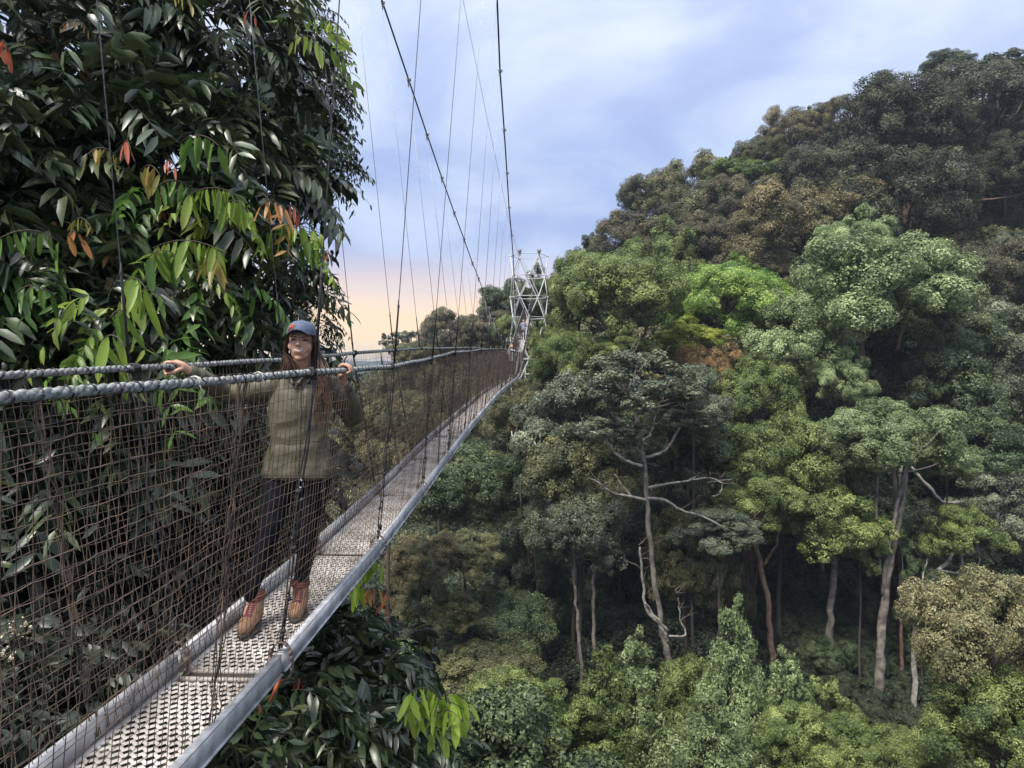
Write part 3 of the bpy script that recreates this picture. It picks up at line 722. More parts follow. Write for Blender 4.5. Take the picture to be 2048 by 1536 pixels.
# deck plank: expanded anti-slip panel of interlocking wavy bars, one per span
def deck_panel(L, fine=True):
    mb = MB(); pw = .044 if fine else .11
    ph = .088 if fine else .18            # diamond pitch along the walk
    W_ = (XBN - XBF) - .055; nx = max(2, int(round(W_ / pw))); pw = W_ / nx
    rows = int(L / (ph / 2)) - 1
    A = ph * .14; hw = ph * .128; hh = .003
    for r in range(rows):
        y0 = .02 + (r + .5) * ph / 2
        sgn = 1 if r % 2 == 0 else -1
        xs = np.arange(nx * 2 + 1) * pw / 2 + .0275
        ys = y0 + sgn * A * np.where(np.arange(nx * 2 + 1) % 2 == 0, 1, -1) * .98
        n = len(xs)
        zc = 0.0007 * (r % 2)
        ring = [(-hw, -hh), (-hw * .55, hh), (hw * .55, hh), (hw, -hh)]
        V = np.array([[(x, y + a, b + zc) for a, b in ring] for x, y in zip(xs, ys)]).reshape(-1, 3)
        Q = []
        for i in range(n - 1):
            for j in range(3):
                Q.append((i * 4 + j, i * 4 + j + 1, i * 4 + 4 + j + 1, i * 4 + 4 + j))
        mb.add(V, Q)
    for x in (.016, W_ + .039):
        mb.box((x, L / 2, -.002), (.011, L / 2 - .012, .006))
    for y in (.018, L - .018): mb.box((W_ / 2 + .0275, y, -.010), (W_ / 2, .010, .010))
    return mb.mesh('deck_panel', smooth=False)
dpf, dpc = deck_panel(S, True), deck_panel(S, False)
dpf.materials.append(deckm); dpc.materials.append(deckm)
# side beams: channel section, one per span
def beam_mesh(side):
    mb = MB(); L = S
    s = side; h = .088
    mb.box((s * .016, L / 2, -h / 2), (.015, L / 2, h / 2))
    mb.box((s * .016, L / 2, .002), (.0185, L / 2 - .002, .003))
    mb.box((s * .020, L / 2, -h - .001), (.021, L / 2 - .002, .003))
    return mb.mesh('side_beam', smooth=False)
bmN, bmF = beam_mesh(1), beam_mesh(-1)
bmN.materials.append(alu); bmF.materials.append(alu_in)
def bracket_mesh():
    mb = MB()
    a = np.linspace(-.5, math.pi + .5, 15)
    # flat horseshoe strap round the beam
    pts = [(0.022 + .072 * math.cos(t) * .8, 0, -.045 + .098 * math.sin(t)) for t in a]
    pts = [(p[0], 0, p[2]) for p in pts]
    for p, q in zip(pts[:-1], pts[1:]):
        p, q = Vector(p), Vector(q); d = (q - p).normalized(); n = Vector((0, 1, 0)); b = d.cross(n)
        M3 = np.array([d, n, b]).T
        mb.box((p + q) / 2, ((q - p).length / 2 + .001, .013, .0028), M3)
    pts = [(0.022 + .058 * math.cos(t), 0, -.06 + .075 * math.sin(t)) for t in np.linspace(math.pi + .2, 2 * math.pi - .2, 9)]
    mb.tube(pts, .006, 6)
    mb.tube([(-.03, -.022, -.03), (-.03, .022, -.03)], .012, 8)
    mb.ball((-.03, 0, .005), .016, 8, 6)
    return mb.mesh('bracket')
brk = bracket_mesh(); brk.materials.append(rustm)
def place_span(name, me, X, n, dz=0.0, dx=0.0):
    y0, y1 = Yj[n], Yj[n + 1]
    a = W(X, y0, zbs(y0) + dz); b = W(X, y1, zbs(y1) + dz)
    d = (b - a); L = d.length
    o = link(name, me, None, bridge)
    yv = d.normalized(); xv = yv.cross(Vector((0, 0, 1))).normalized(); zv = xv.cross(yv)
    m = Matrix((xv, yv, zv)).transposed().to_4x4(); m.translation = a
    o.matrix_world = m @ Matrix.Translation((dx, 0, 0)) @ Matrix.Diagonal((1, L / S * (.975 if name != 'side_beam' else .985), 1, 1))
    return o
for n in range(len(Yj) - 1):
    tilt = R.uniform(-.004, .004)
    place_span('deck_panel', dpf if Yj[n] < 24 else dpc, XBF, n, -.085 + tilt)
    place_span('side_beam', bmN, XBN, n, R.uniform(-.004, .004), R.uniform(-.004, .004))
    place_span('side_beam', bmF, XBF, n, R.uniform(-.004, .004), R.uniform(-.004, .004))
for n in range(len(Yj)):
    if Yj[n] > 40: break
    for X, mir in ((XBN, 1), (XBF, -1)):
        o = link('bracket', brk, None, bridge, W(X, Yj[n], zbs(Yj[n])))
        o.scale = (mir, 1, 1); o.rotation_euler = (0, 0, R.uniform(-.15, .15))
    # cross member under the deck joint
cmm = MB(); cmm.box((.23, 0, 0), (.225, .018, .014)); cmm = cmm.mesh('cross_member', False); cmm.materials.append(bark_dark)
for n in range(len(Yj) - 1):
    link('cross_member', cmm, None, bridge, W(XBF, Yj[n] + .0, zbs(Yj[n]) - .118))

# handrail ropes: three laid strands near the camera, plain further off
def rope(xf, zf, r=.0175, y1=11.0, pitch=.12):
    mb = MB()
    ys = np.arange(-2.5, y1, pitch / 10)
    wob = .002 * np.sin(ys * 3.1) + .001 * np.sin(ys * 8.7 + 1)
    cx = xf(ys) + K * ys + wob; cz = zf(ys) + .002 * np.sin(ys * 4.3)
    for s in range(3):
        a = ys / pitch * 2 * math.pi + s * 2.094
        pts = np.stack([cx + np.cos(a) * r * .34, ys, cz + np.sin(a) * r * .34], -1)
        mb.tube(pts, r * .67, 8, caps=False)
    ys2 = np.arange(y1 - .05, 76, .5)
    mb.tube(np.stack([xf(ys2) + K * ys2, ys2, zf(ys2)], -1), r * 1.0, 8)
    return link('handrail_rope', mb.mesh('handrail_rope'), ropem, bridge)
rope(xrns, zrns, .0162); rope(xrfs, zrfs, .0162)
# black lashings tying the net to the ropes
def lashings(xf, zf, seed):
    rg = random.Random(seed); mb = MB(); y = -1.5
    while y < 22:
        y += rg.uniform(.07, .12) * (1 if y < 9 else 1.8)
        c = np.array([float(xf(y)) + K * y, y, float(zf(y))]); rr = .0178 * rg.uniform(.98, 1.05)
        a = np.linspace(0, 2 * math.pi, 9)
        sl = rg.uniform(-.02, .02)
        mb.tube([(c[0] + math.cos(t) * rr, c[1] + sl * math.sin(t) + .01 * t / 6.28, c[2] + math.sin(t) * rr) for t in a], .0024, 4, caps=False)
    for n in range(len(Yj)):
        y = Yj[n]
        if y > 30: break
        for k in range(7):
            c = (float(xf(y)) + K * y, y - .03 + .010 * k, float(zf(y)))
            mb.tube([(c[0] + math.cos(t) * .021, c[1] + .006 * math.sin(t + k), c[2] + math.sin(t) * .021) for t in np.linspace(0, 6.283, 9)], .005, 4, caps=False)
        for k in range(5):
            mb.ball((c[0] + rg.uniform(-.02, .02), y + rg.uniform(-.03, .03), c[2] + rg.uniform(-.05, .02)), rg.uniform(.008, .018), 6, 5)
    o = link('lashings', mb.mesh('lashings'), lashm, bridge); o['kind'] = 'stuff'
lashings(xrns, zrns, 1); lashings(xrfs, zrfs, 2)
# a few light twine ties seen on the near rope
mb = MB()
for px in (392, 505):
    Yt = 1.17 * F / (1085 - px)
    for k in range(4):
        mb.tube([(float(xrns(Yt)) + K * Yt + math.cos(t) * .0205, Yt + .006 * k, float(zrns(Yt)) + math.sin(t) * .0205) for t in np.linspace(0, 6.283, 9)], .002, 4, caps=False)
    mb.tube([W(xrns(Yt) + .02, Yt, float(zrns(Yt)) - .01), W(xrns(Yt) + .025, Yt + .02, float(zrns(Yt)) - .04), W(xrns(Yt) + .02, Yt + .01, float(zrns(Yt)) - .06)], .0022, 5)
link('twine_tie', mb.mesh('twine_tie'), simple('twine_pale', (.4, .38, .34), (.6, .57, .5), rough=.8), bridge)

# netting: square mesh hung from the rope, tucked inside the beams
def netting(xf, zf, XB, side, seed):
    rg = np.random.default_rng(seed)
    mbN = MB()
    ph = rg.uniform(0, 6, 12)
    def wav(Y, t):
        a = .010 * np.sin(Y * 2.1 + ph[0] + 3 * t) + .006 * np.sin(Y * 5.3 + ph[1] - 4 * t) + .003 * np.sin(Y * 13 + ph[2])
        return a
    def surf(Y, t):
        """t=0 rope, 1 deck edge; beyond 1 the net lies down the inside of the beam"""
        xt, zt = xf(Y) + .0, zf(Y) - .018
        xb, zz = XB - side * (-.0) - side * .012, zbs(Y) - .07
        x = xt + (xb - xt) * t; z = zt + (zz - zt) * t
        bulge = .035 * np.sin(np.pi * np.clip(t, 0, 1)) * (1 + .5 * np.sin(Y * 1.1 + ph[3]))
        return np.stack([x + side * bulge * .6 + wav(Y, t) + K * Y, Y + .9 * wav(Y + 7, t * 2) + .05 * t * np.sin(Y * .9 + ph[4]) * 1.0, z + .012 * np.sin(Y * 3.11 + ph[5] + 5 * t) * np.sin(np.pi * t) + .5 * wav(Y + 3, t + 1)], -1)
    def strands(Y0, Y1, cell, r, nseg):
        rows = int(round(1.27 / cell))
        ys = np.arange(Y0, Y1, cell)
        for k in range(1, rows):
            t = k / rows
            yy = np.arange(Y0, Y1 + cell, cell)
            jit = rg.normal(0, cell * .045, (len(yy), 3))
            p = surf(yy, t + .004 * np.sin(yy * 4 + k)) + jit
            mbN.tube(p, r, 3, caps=False)
        for y in ys:
            tt = np.linspace(0, 1, nseg)
            yy = y + cell * .10 * np.cumsum(rg.normal(0, .5, nseg)) * np.linspace(.2, 1, nseg)
            p = surf(yy, tt) + rg.normal(0, cell * .03, (nseg, 3))
            mbN.tube(p, r, 3, caps=False)
    strands(-.6, 9.0, .046, .0016, 13)
    strands(9.0, 20.0, .065, .0024, 7)
    strands(20.0, 44.0, .13, .0056, 4)
    strands(44.0, 75.0, .30, .014, 3)
    # seams where two nets are laced together
    for ys in (2.72, 8.6, 14.8):
        for k in range(5):
            tt = np.linspace(0, 1, 26)
            p = surf(ys + .10 * np.sin(tt * 3 + k) * .4 + rg.normal(0, .008, 26) + .012 * k, tt) + rg.normal(0, .004, (26, 3))
            mbN.tube(p, .0024, 4, caps=False)
    me = mbN.mesh('netting'); o = link('netting', me, netm, bridge); o['kind'] = 'stuff'
netting(xrns, zrns, XBN, 1, 5)
netting(xrfs, zrfs, XBF, -1, 6)

# main cables, clamps, hangers
cN = [(-12, -.5, 11.2), (-2, -.54, 9.0), (3.42, -.58, 7.9), (5.44, -.6, 7.4), (7.46, -.62, 6.95), (9.48, -.68, 6.52), (11.5, -.74, 6.15), (13.5, -.81, 5.75), (15.5, -.84, 5.32), (17.6, -.88, 4.93), (19.6, -.925, 4.55), (21.6, -.943, 4.18), (23.6, -.98, 3.90), (27, -1.06, 3.3), (30, -1.13, 2.72), (34, -1.25, 2.05), (38, -1.33, 1.66), (42, -1.33, 1.85), (46, -1.28, 2.5), (52, -1.15, 4.1), (60, -.95, 6.6), (77, -.44, 12.9)]
cF = [(-12, -2.72, 11.2), (-2, -2.72, 9.0), (3.42, -2.69, 7.9), (5.44, -2.67, 7.4), (7.46, -2.64, 6.9), (9.48, -2.62, 6.45), (11.5, -2.59, 5.99), (13.5, -2.55, 5.58), (15.5, -2.53, 5.22), (17.6, -2.49, 4.81), (19.6, -2.44, 4.42), (21.6, -2.39, 4.06), (23.6, -2.34, 3.67), (25.7, -2.31, 3.40), (30, -2.22, 2.65), (34, -2.12, 2.02), (38, -2.04, 1.66), (42, -2.0, 1.85), (46, -2.03, 2.5), (52, -2.1, 4.1), (60, -2.25, 6.6), (77, -2.5, 12.9)]
for tabc, xf, zf, XB, sd_ in ((cN, xrns, zrns, XBN, 1), (cF, xrfs, zrfs, XBF, -1)):
    a = np.array(tabc)
    cxf = lambda y, a=a: np.interp(y, a[:, 0], a[:, 1]); czf = lambda y, a=a: np.interp(y, a[:, 0], a[:, 2])
    yk = np.concatenate([[-12], Yj[Yj > -8], [77]])
    mb = MB(); mb.tube([W(cxf(y), y, czf(y)) for y in yk], .0155, 8)
    link('main_cable', mb.mesh('main_cable'), cablem, bridge)
    # clamp on the cable at every hanger
    cm = MB(); cm.box((0, 0, -.005), (.018, .035, .030)); cm.tube([(-.035, 0, .012), (.035, 0, .012)], .010, 6); cm.tube([(.026, -.02, .03), (.03, 0, -.02), (.026, .02, .03)], .008, 5)
    cm.ball((0, 0, -.055), .020, 8, 6); cm.tube([(0, 0, -.03), (0, 0, -.11)], .009, 6)
    cme = cm.mesh('cable_clamp'); cme.materials.append(clampm)
    for n, y in enumerate(Yj):
        if y > 74 or y < -3: continue
        top = W(cxf(y), y, czf(y)); rp = W(xf(y) + sd_ * .02, y, zf(y)); bt = W(XB + sd_ * .018, y, zbs(y) + .02)
        o = link('cable_clamp', cme, None, bridge, top); sc = 1.0 if y < 12 else 1.25; o.scale = (sc,) * 3
        mb = MB()
        wr = .0034 if y < 12 else .0044
        span = top.z - rp.z
        brk_z = rp.z + min(.46, span * .4)
        d = top - rp
        mid = rp + d * ((brk_z - rp.z) / max(span, .01))
        mb.tube([mid, mid.lerp(top, .5), top + Vector((0, 0, -.08))], wr, 5)
        link('hanger_wire', mb.mesh('hanger_wire'), wirem, bridge)
        # the doubled rope below: splice, lashing down to the beam
        mb = MB()
        mb.tube([mid + Vector((0, 0, .05)), mid, rp + Vector((0, 0, .02))], [wr * 1.1, wr * 2.1, wr * 2.3], 6)
        mb.ball(mid, wr * 2.8, 6, 5, (1, 1, 2.2))
        if y < 12:
            rg = random.Random(n * 7 + sd_)
            for s_ in (-1, 1):
                pts = [rp + (bt - rp) * t + Vector((rg.uniform(-.006, .006) + s_ * .006, rg.uniform(-.012, .012) + s_ * .007, 0)) for t in np.linspace(0, 1, 9)]
                mb.tube(pts, .0045, 5)
            for t in (.45, .62, .8, .93):
                q = rp + (bt - rp) * t
                for k in range(3): mb.ball(q + Vector((rg.uniform(-.012, .012), rg.uniform(-.012, .012), rg.uniform(-.03, .03))), rg.uniform(.009, .015), 6, 5)
        else:
            mb.tube([rp, bt], .007 if y < 30 else .010, 5)
        link('hanger_rope', mb.mesh('hanger_rope'), lashm, bridge)
# wire guard line running over the bridge to the tower
mb = MB(); mb.tube([P(836, -620, 20), P(926, 0, 33), P(971, 220, 45), P(1016, 433, 62), P(1037, 512, 77)], [.008, .010, .012, .014, .016], 5)
link('guard_wire', mb.mesh('guard_wire'), wirem, bridge)
# spare rope end hanging below the near bracket
o = MB(); y0 = float(Yj[5])
o.tube([W(XBN + .02, y0, float(zbs(y0)) - .11), W(XBN + .0, y0 - .02, float(zbs(y0)) - .17), W(XBN - .02, y0 - .03, float(zbs(y0)) - .22)], .009, 6)
link('strap_end', o.mesh('strap_end'), simple('orange_strap', (.35, .08, .03), (.5, .14, .05), rough=.8), bridge)

# ------------------------------------------------------------------ lattice tower
TY = 77.0
tc_ = P(1058, 745, TY)
tower = thing('lattice_tower', 'white lattice tower of tubular struts holding the far end of the bridge', 'tower', (tc_.x, tc_.y, -14))
white = simple('painted_white_steel', (.38, .38, .37), (.60, .60, .58), scale=1.5, rough=.45, metal=.1)
def cyl_mesh(r, sides=8):
    mb = MB(); mb.tube([(0, 0, 0), (0, 0, 1)], r, sides); m = mb.mesh('strut'); m.materials.append(white); return m
strut = cyl_mesh(1.0)
def bar(name, a, b, r, par):
    a, b = Vector(a), Vector(b); d = b - a
    o = link(name, strut, None, par)
    q = d.to_track_quat('Z', 'Y').to_matrix().to_4x4(); q.translation = a
    o.matrix_world = Matrix.Translation(-Vector(par.location)) @ q @ Matrix.Diagonal((r, r, d.length, 1)) if False else q @ Matrix.Diagonal((r, r, d.length, 1))
    o.matrix_parent_inverse = Matrix.Translation(-par.location)
    return o
def lev(k):
    z = (HZ - 512) / F * TY - k * 2.24; r = 2.02
    off = 0 if k % 2 == 0 else 30
    return [Vector((tc_.x + r * math.cos(math.radians(60 * i + off)), TY + r * math.sin(math.radians(60 * i + off)), z)) for i in range(6)]
NL = 10
for k in range(NL):
    A = lev(k)
    for i in range(6):
        bar('ring_bar', A[i], A[(i + 1) % 6], 0.046 if k else .034, tower)
        if k < NL - 1:
            B = lev(k + 1)
            if k % 2 == 0: pr = (i, (i - 1) % 6)
            else: pr = (i, (i + 1) % 6)
            for j in pr: bar('strut', A[i], B[j], .056, tower)
jm = MB(); jm.ball((0, 0, 0), .13, 10, 8); jm = jm.mesh('joint'); jm.materials.append(white)
for k in range(NL - 1):
    for v in lev(k):
        o = link('joint', jm, None, tower, v); o.location = v - tower.location
sd2 = MB(); sd2.box((0, 0, .10), (.16, .22, .12)); sd2.tube([(-.2, 0, .22), (.2, 0, .22)], .10, 8); sd2 = sd2.mesh('cable_saddle'); sd2.materials.append(rustm)
for px in (1039, 1077):
    v = P(px, 510, TY); v.y = TY - 1.75; o = link('cable_saddle', sd2, None, tower, v - tower.location)
# small landing boards of the next walkway, glimpsed below the tower
lb = thing('landing_platform', 'small pale plank landing glimpsed in the trees under the tower', 'platform', P(1066, 748, 74))
mb = MB(); mb.box((0, 0, 0), (.9, .8, .05)); link('plank_floor', mb.mesh('plank_floor', False), simple('pale_plank', (.35, .28, .22), (.55, .46, .38), scale=8, rough=.8), lb)
mb = MB(); [mb.tube([(sx * .8, sy * .7, -6), (sx * .8, sy * .7, .9)], .05, 6) for sx in (-1, 1) for sy in (-1, 1)]
mb.tube([(-.8, -.7, .9), (.8, -.7, .9)], .04, 6); mb.tube([(-.8, -.7, .5), (.8, -.7, .5)], .03, 6)
link('railing', mb.mesh('railing'), simple('dull_post', (.2, .18, .16), (.4, .36, .32), rough=.8), lb)
# ------------------------------------------------------------------ near broad-leaved foliage
def leaf_arrays(P0, D, Nn, L, Wd, curl):
    """leaflets: base P0, tip direction D, face normal Nn, length L, half width Wd, droop curl -> verts (n,8,3)"""
    D = unit(D); Nn = unit(Nn - D * (Nn * D).sum(-1, keepdims=True)); Sd = np.cross(D, Nn)
    u = [0, .30, .68, 1.0]; w = [0, .92, .85, 0]
    n = len(P0); out = np.zeros((n, 8, 3)); L = L[:, None]; Wd = Wd[:, None]; curl = curl[:, None]
    def cen(t): return P0 + D * (L * t) - Nn * (curl * L * t * t)
    out[:, 0] = cen(0)
    for k, i in ((1, 1), (2, 4)):
        c = cen(u[k]); f = Nn * Wd * .28
        out[:, i] = c - Sd * Wd * w[k] + f; out[:, i + 1] = c; out[:, i + 2] = c + Sd * Wd * w[k] + f
    out[:, 7] = cen(1.0)
    return out
LQ = np.array([(1, 4, 5, 2), (2, 5, 6, 3)]); LT = np.array([(0, 1, 2), (0, 2, 3), (4, 7, 5), (5, 7, 6)])
def leaves_mesh(name, out, tint):
    n = len(out); off = np.arange(n)[:, None, None] * 8
    return mesh_fast(name, out.reshape(-1, 3), (LQ[None] + off).reshape(-1, 4), (LT[None] + off).reshape(-1, 3), attr=np.repeat(tint, 8), smooth=True)

def fronds(seed, pts, outs, per=(5, 7), llen=(.16, .29), lw=.14, flen=(.28, .5), droop=.5, whorl=False):
    """pinnate sprays: pts = frond bases, outs = outward directions"""
    rg = np.random.default_rng(seed); P0 = []; D = []; NN = []; L = []; Wd = []; cu = []; tn = []; stems = MB()
    for b, o in zip(pts, outs):
        o = unit(o + rg.normal(0, .35, 3)); fl = rg.uniform(*flen); k = rg.integers(per[0], per[1] + 1)
        side = unit(np.cross(o, [0, 0, 1.0]) + 1e-6); up = np.cross(side, o)
        roll = rg.normal(0, .5); side, up = side * math.cos(roll) + up * math.sin(roll), up * math.cos(roll) - side * math.sin(roll)
        tt = rg.uniform(0, 1); base_l = rg.uniform(*llen)
        path = [b + o * fl * s - np.array([0, 0, 1.0]) * droop * fl * s * s for s in np.linspace(0, 1, 5)]
        stems.tube(path, [.004, .0035, .003, .0022, .0015], 3, caps=False)
        for i in range(k):
            s = .18 + .8 * i / max(k - 1, 1)
            c = b + o * fl * s - np.array([0, 0, 1.0]) * droop * fl * s * s
            tan = unit(o - np.array([0, 0, 2.0]) * droop * s)
            for sg in (-1, 1):
                d = tan * rg.uniform(.45, .75) + side * sg + rg.normal(0, .13, 3) - np.array([0, 0, rg.uniform(.0, .7)])
                P0.append(c); D.append(d); NN.append(up + rg.normal(0, .25, 3)); l = base_l * (1 - .3 * abs(s - .55)) * rg.uniform(.85, 1.1)
                L.append(l); Wd.append(l * lw * rg.uniform(.85, 1.15)); cu.append(rg.uniform(.05, .6)); tn.append(np.clip(tt + rg.normal(0, .12), 0, 1))
    return leaf_arrays(np.array(P0), np.array(D), np.array(NN), np.array(L), np.array(Wd), np.array(cu)), np.array(tn), stems

def shell_points(rg, ell, n):
    """points near the surface of ellipsoids given as (px,py,Y, rpx,rpy,ry)"""
    w = np.array([e[3] * e[4] for e in ell], float); w /= w.sum()
    k = rg.choice(len(ell), n, p=w); pts = []; outs = []
    for i in k:
        px, py, Y, rx, rz, ry = ell[i]
        c = np.array(P(px, py, Y)); r = np.array([rx / F * Y, ry, rz / F * Y])
        v = unit(rg.normal(size=3)); v[1] = -abs(v[1]) if rg.uniform() < .72 else v[1]
        pts.append(c + v * r * rg.uniform(.55, 1.0)); outs.append(unit(v / r) * np.array([1, 1, .6]) + np.array([0, 0, .15]))
    return np.array(pts), np.array(outs)

glossy = leafmat('leaf_glossy_dark', [(.016, .030, .014), (.030, .052, .022), (.055, .085, .034), (.110, .145, .065)], .36, .10, .8)
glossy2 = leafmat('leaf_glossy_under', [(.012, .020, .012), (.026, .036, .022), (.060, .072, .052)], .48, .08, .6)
fine = leafmat('leaf_fine_drooping', [(.018, .030, .014), (.040, .062, .026), (.085, .12, .05)], .35, .2, .6)
twig = simple('twig_brown', (.03, .022, .015), (.08, .06, .04), rough=.8)
def young(name, cols, tr=.45): return leafmat(name, cols, .38, tr, .5)
Y_lime = young('leaf_young_lime', [(.14, .23, .03), (.22, .33, .05), (.34, .43, .09)])
Y_green = young('leaf_young_green', [(.06, .13, .025), (.10, .20, .035), (.17, .28, .06)], .35)
Y_yel = young('leaf_young_yellow', [(.20, .20, .04), (.30, .26, .06), (.38, .28, .08)])
Y_sprig = young('leaf_young_sprig', [(.20, .32, .035), (.30, .44, .06), (.42, .54, .10)])
Y_or = young('leaf_young_orange', [(.40, .16, .06), (.50, .24, .08), (.46, .27, .10)])
Y_red = young('leaf_young_red', [(.38, .08, .05), (.50, .13, .08), (.46, .17, .10)])

# big dark tree on the left
rg = np.random.default_rng(21)
ELL = [(90, 120, 7.0, 300, 240, 1.3), (330, 60, 7.4, 220, 180, 1.2), (470, 120, 7.6, 150, 170, 1.1), (250, 330, 6.6, 260, 190, 1.1), (60, 420, 6.2, 220, 200, 1.1),
       (450, 330, 7.0, 150, 110, 1.0), (540, 360, 7.4, 105, 80, .7), (330, 520, 6.4, 230, 150, 1.0), (520, 540, 7.4, 110, 95, .8), (110, 640, 5.6, 230, 160, .9), (360, 690, 6.6, 200, 100, .8),
       (530, 660, 7.6, 90, 90, .6), (600, 610, 8.2, 55, 60, .5), (100, 830, 5.8, 260, 160, .9), (400, 830, 7.0, 220, 110, .8), (600, 770, 8.6, 70, 70, .6), (-60, 600, 5.5, 200, 500, 1.2)]
tree_base = P(120, 745, 8.0)
big = thing('broadleaf_tree', 'huge dark glossy-leaved tree filling the left of the picture behind the ropes', 'tree', (tree_base.x, tree_base.y, float(ground(tree_base.x, tree_base.y)) - .2))
def rel(o, root): o.matrix_parent_inverse = Matrix.Translation(-root.location); return o
pts, outs = shell_points(rg, ELL, 2100)
arr, tn, st = fronds(31, pts, outs, flen=(.30, .55))
o = rel(link('foliage', leaves_mesh('foliage', arr, tn), glossy, big), big); o['kind'] = 'stuff'
o = rel(link('twigs', st.mesh('twigs'), twig, big), big); o['kind'] = 'stuff'
# inner leaves coloured darker, painting shade into the heart of the tree
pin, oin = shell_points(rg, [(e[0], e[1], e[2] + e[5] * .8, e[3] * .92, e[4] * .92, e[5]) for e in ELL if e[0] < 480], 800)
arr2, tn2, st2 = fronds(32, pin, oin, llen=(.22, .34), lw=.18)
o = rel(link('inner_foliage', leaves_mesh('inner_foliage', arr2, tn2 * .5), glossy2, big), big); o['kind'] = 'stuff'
mb = MB(); tb = Vector(big.location)
mb.tube(smooth_line([tb, tb.lerp(P(130, 900, 8.2), .7), P(130, 900, 8.2), P(150, 600, 8.0), P(190, 350, 7.9), P(260, 120, 7.8), P(300, -100, 7.8)], 4), np.linspace(.26, .07, 25), 10)
rel(link('trunk', mb.mesh('trunk'), bark_dark, big), big)
for bl, r in (([(150, 600, 8.0), (300, 500, 7.3), (450, 430, 7.2), (560, 420, 7.4)], .07), ([(190, 350, 7.9), (340, 260, 7.4), (480, 240, 7.4), (580, 260, 7.5)], .06), ([(245, 120, 7.8), (400, 90, 7.6), (520, 40, 7.6)], .05),
              ([(140, 720, 8.1), (260, 660, 7.2), (400, 640, 7.0), (560, 640, 7.8)], .06), ([(200, 330, 7.9), (90, 260, 7.2), (0, 200, 6.8)], .05), ([(150, 600, 8.0), (60, 540, 6.8), (-40, 500, 6.2)], .05), ([(320, 0, 7.8), (360, 160, 7.3), (420, 240, 7.1), (450, 330, 7.0)], .035)):
    mb = MB(); q = smooth_line([P(*b) for b in bl], 4); mb.tube(q, np.linspace(r, .012, len(q)), 7); rel(link('branch', mb.mesh('branch'), bark_dark, big), big)

# young drooping leaves, each a leaf of its own
def single_leaf():
    n = 1; a = leaf_arrays(np.zeros((1, 3)), np.array([[0, 0, -1.0]]), np.array([[0, -1.0, 0]]), np.array([1.0]), np.array([.155]), np.array([.06]))
    # finer outline for leaves seen large
    us = np.linspace(0, 1, 9); V = []; Q = []; T = []
    for i, u in enumerate(us):
        w = .105 * math.sin(math.pi * min(1, u ** .85)) ** .62 if 0 < u < 1 else 0.0
        w *= 1 + .06 * (-1) ** i
        y = -.10 * u * (1 - u) + .02 * (-1) ** i
        z = -u + .0 * u; c = .08 * u * u
        V += [(-w, -.035 * (w > 0) + c + .008 * (-1) ** i, z), (0, c + .012, z), (w, -.035 * (w > 0) + c - .008 * (-1) ** i, z)]
    for i in range(8):
        a = i * 3; Q += [(a, a + 3, a + 4, a + 1), (a + 1, a + 4, a + 5, a + 2)]
    return mesh_fast('leaf', V, Q, attr=np.repeat(np.linspace(.2, .8, 9), 3))
LEAF = {}
def leaf_mesh_for(m, v):
    k = (m.name, v)
    if k not in LEAF:
        me = single_leaf(); me.materials.append(m)
        t = np.full(27, .15 + .35 * v) + np.repeat(np.linspace(0, .15, 9), 3); me.attributes['tint'].data.foreach_set('value', t.astype(np.float32)); LEAF[k] = me
    return LEAF[k]
def spray(owner, px, py, Y, wpx, lpx, n, m, sag=20, rg=random.Random(5), hang=1.0, fan=0.0, up=0):
    """rachis across the photo from px-w to px+w; leaflets hang lpx long"""
    x0, x1 = px - wpx, px + wpx
    dY = rg.uniform(-.25, .25)
    path = [P(x0 + (x1 - x0) * t, py + sag * (4 * (t - .45) ** 2) - sag, Y + dY * (t - .5)) for t in np.linspace(0, 1, 7)]
    mb = MB(); mb.tube(path, .0035, 4); rel(link('rachis', mb.mesh('rachis'), twig, owner), owner)
    for i in range(n):
        t = (i + .5) / n + rg.uniform(-.03, .03); t = min(max(t, 0), 1)
        f = t * 6; a = int(min(f, 5)); b = path[a].lerp(path[a + 1], f - a)
        o = bpy.data.objects.new('leaf', leaf_mesh_for(m, rg.randrange(3))); C.objects.link(o); o.parent = owner
        l = lpx / F * Y * rg.uniform(.5, 1.1)
        ang = (t - .5) * 2 * fan + rg.uniform(-.14, .14)
        o.rotation_euler = (rg.uniform(-.35, .35) * hang, ang + up, rg.uniform(-.9, .9))
        o.rotation_euler = (rg.uniform(-.5, .5), -ang + rg.uniform(-.3, .3), rg.uniform(-1.2, 1.2))
        o.scale = (l * rg.uniform(.9, 1.2), l, l); o.location = b - owner.location
PULL = .84
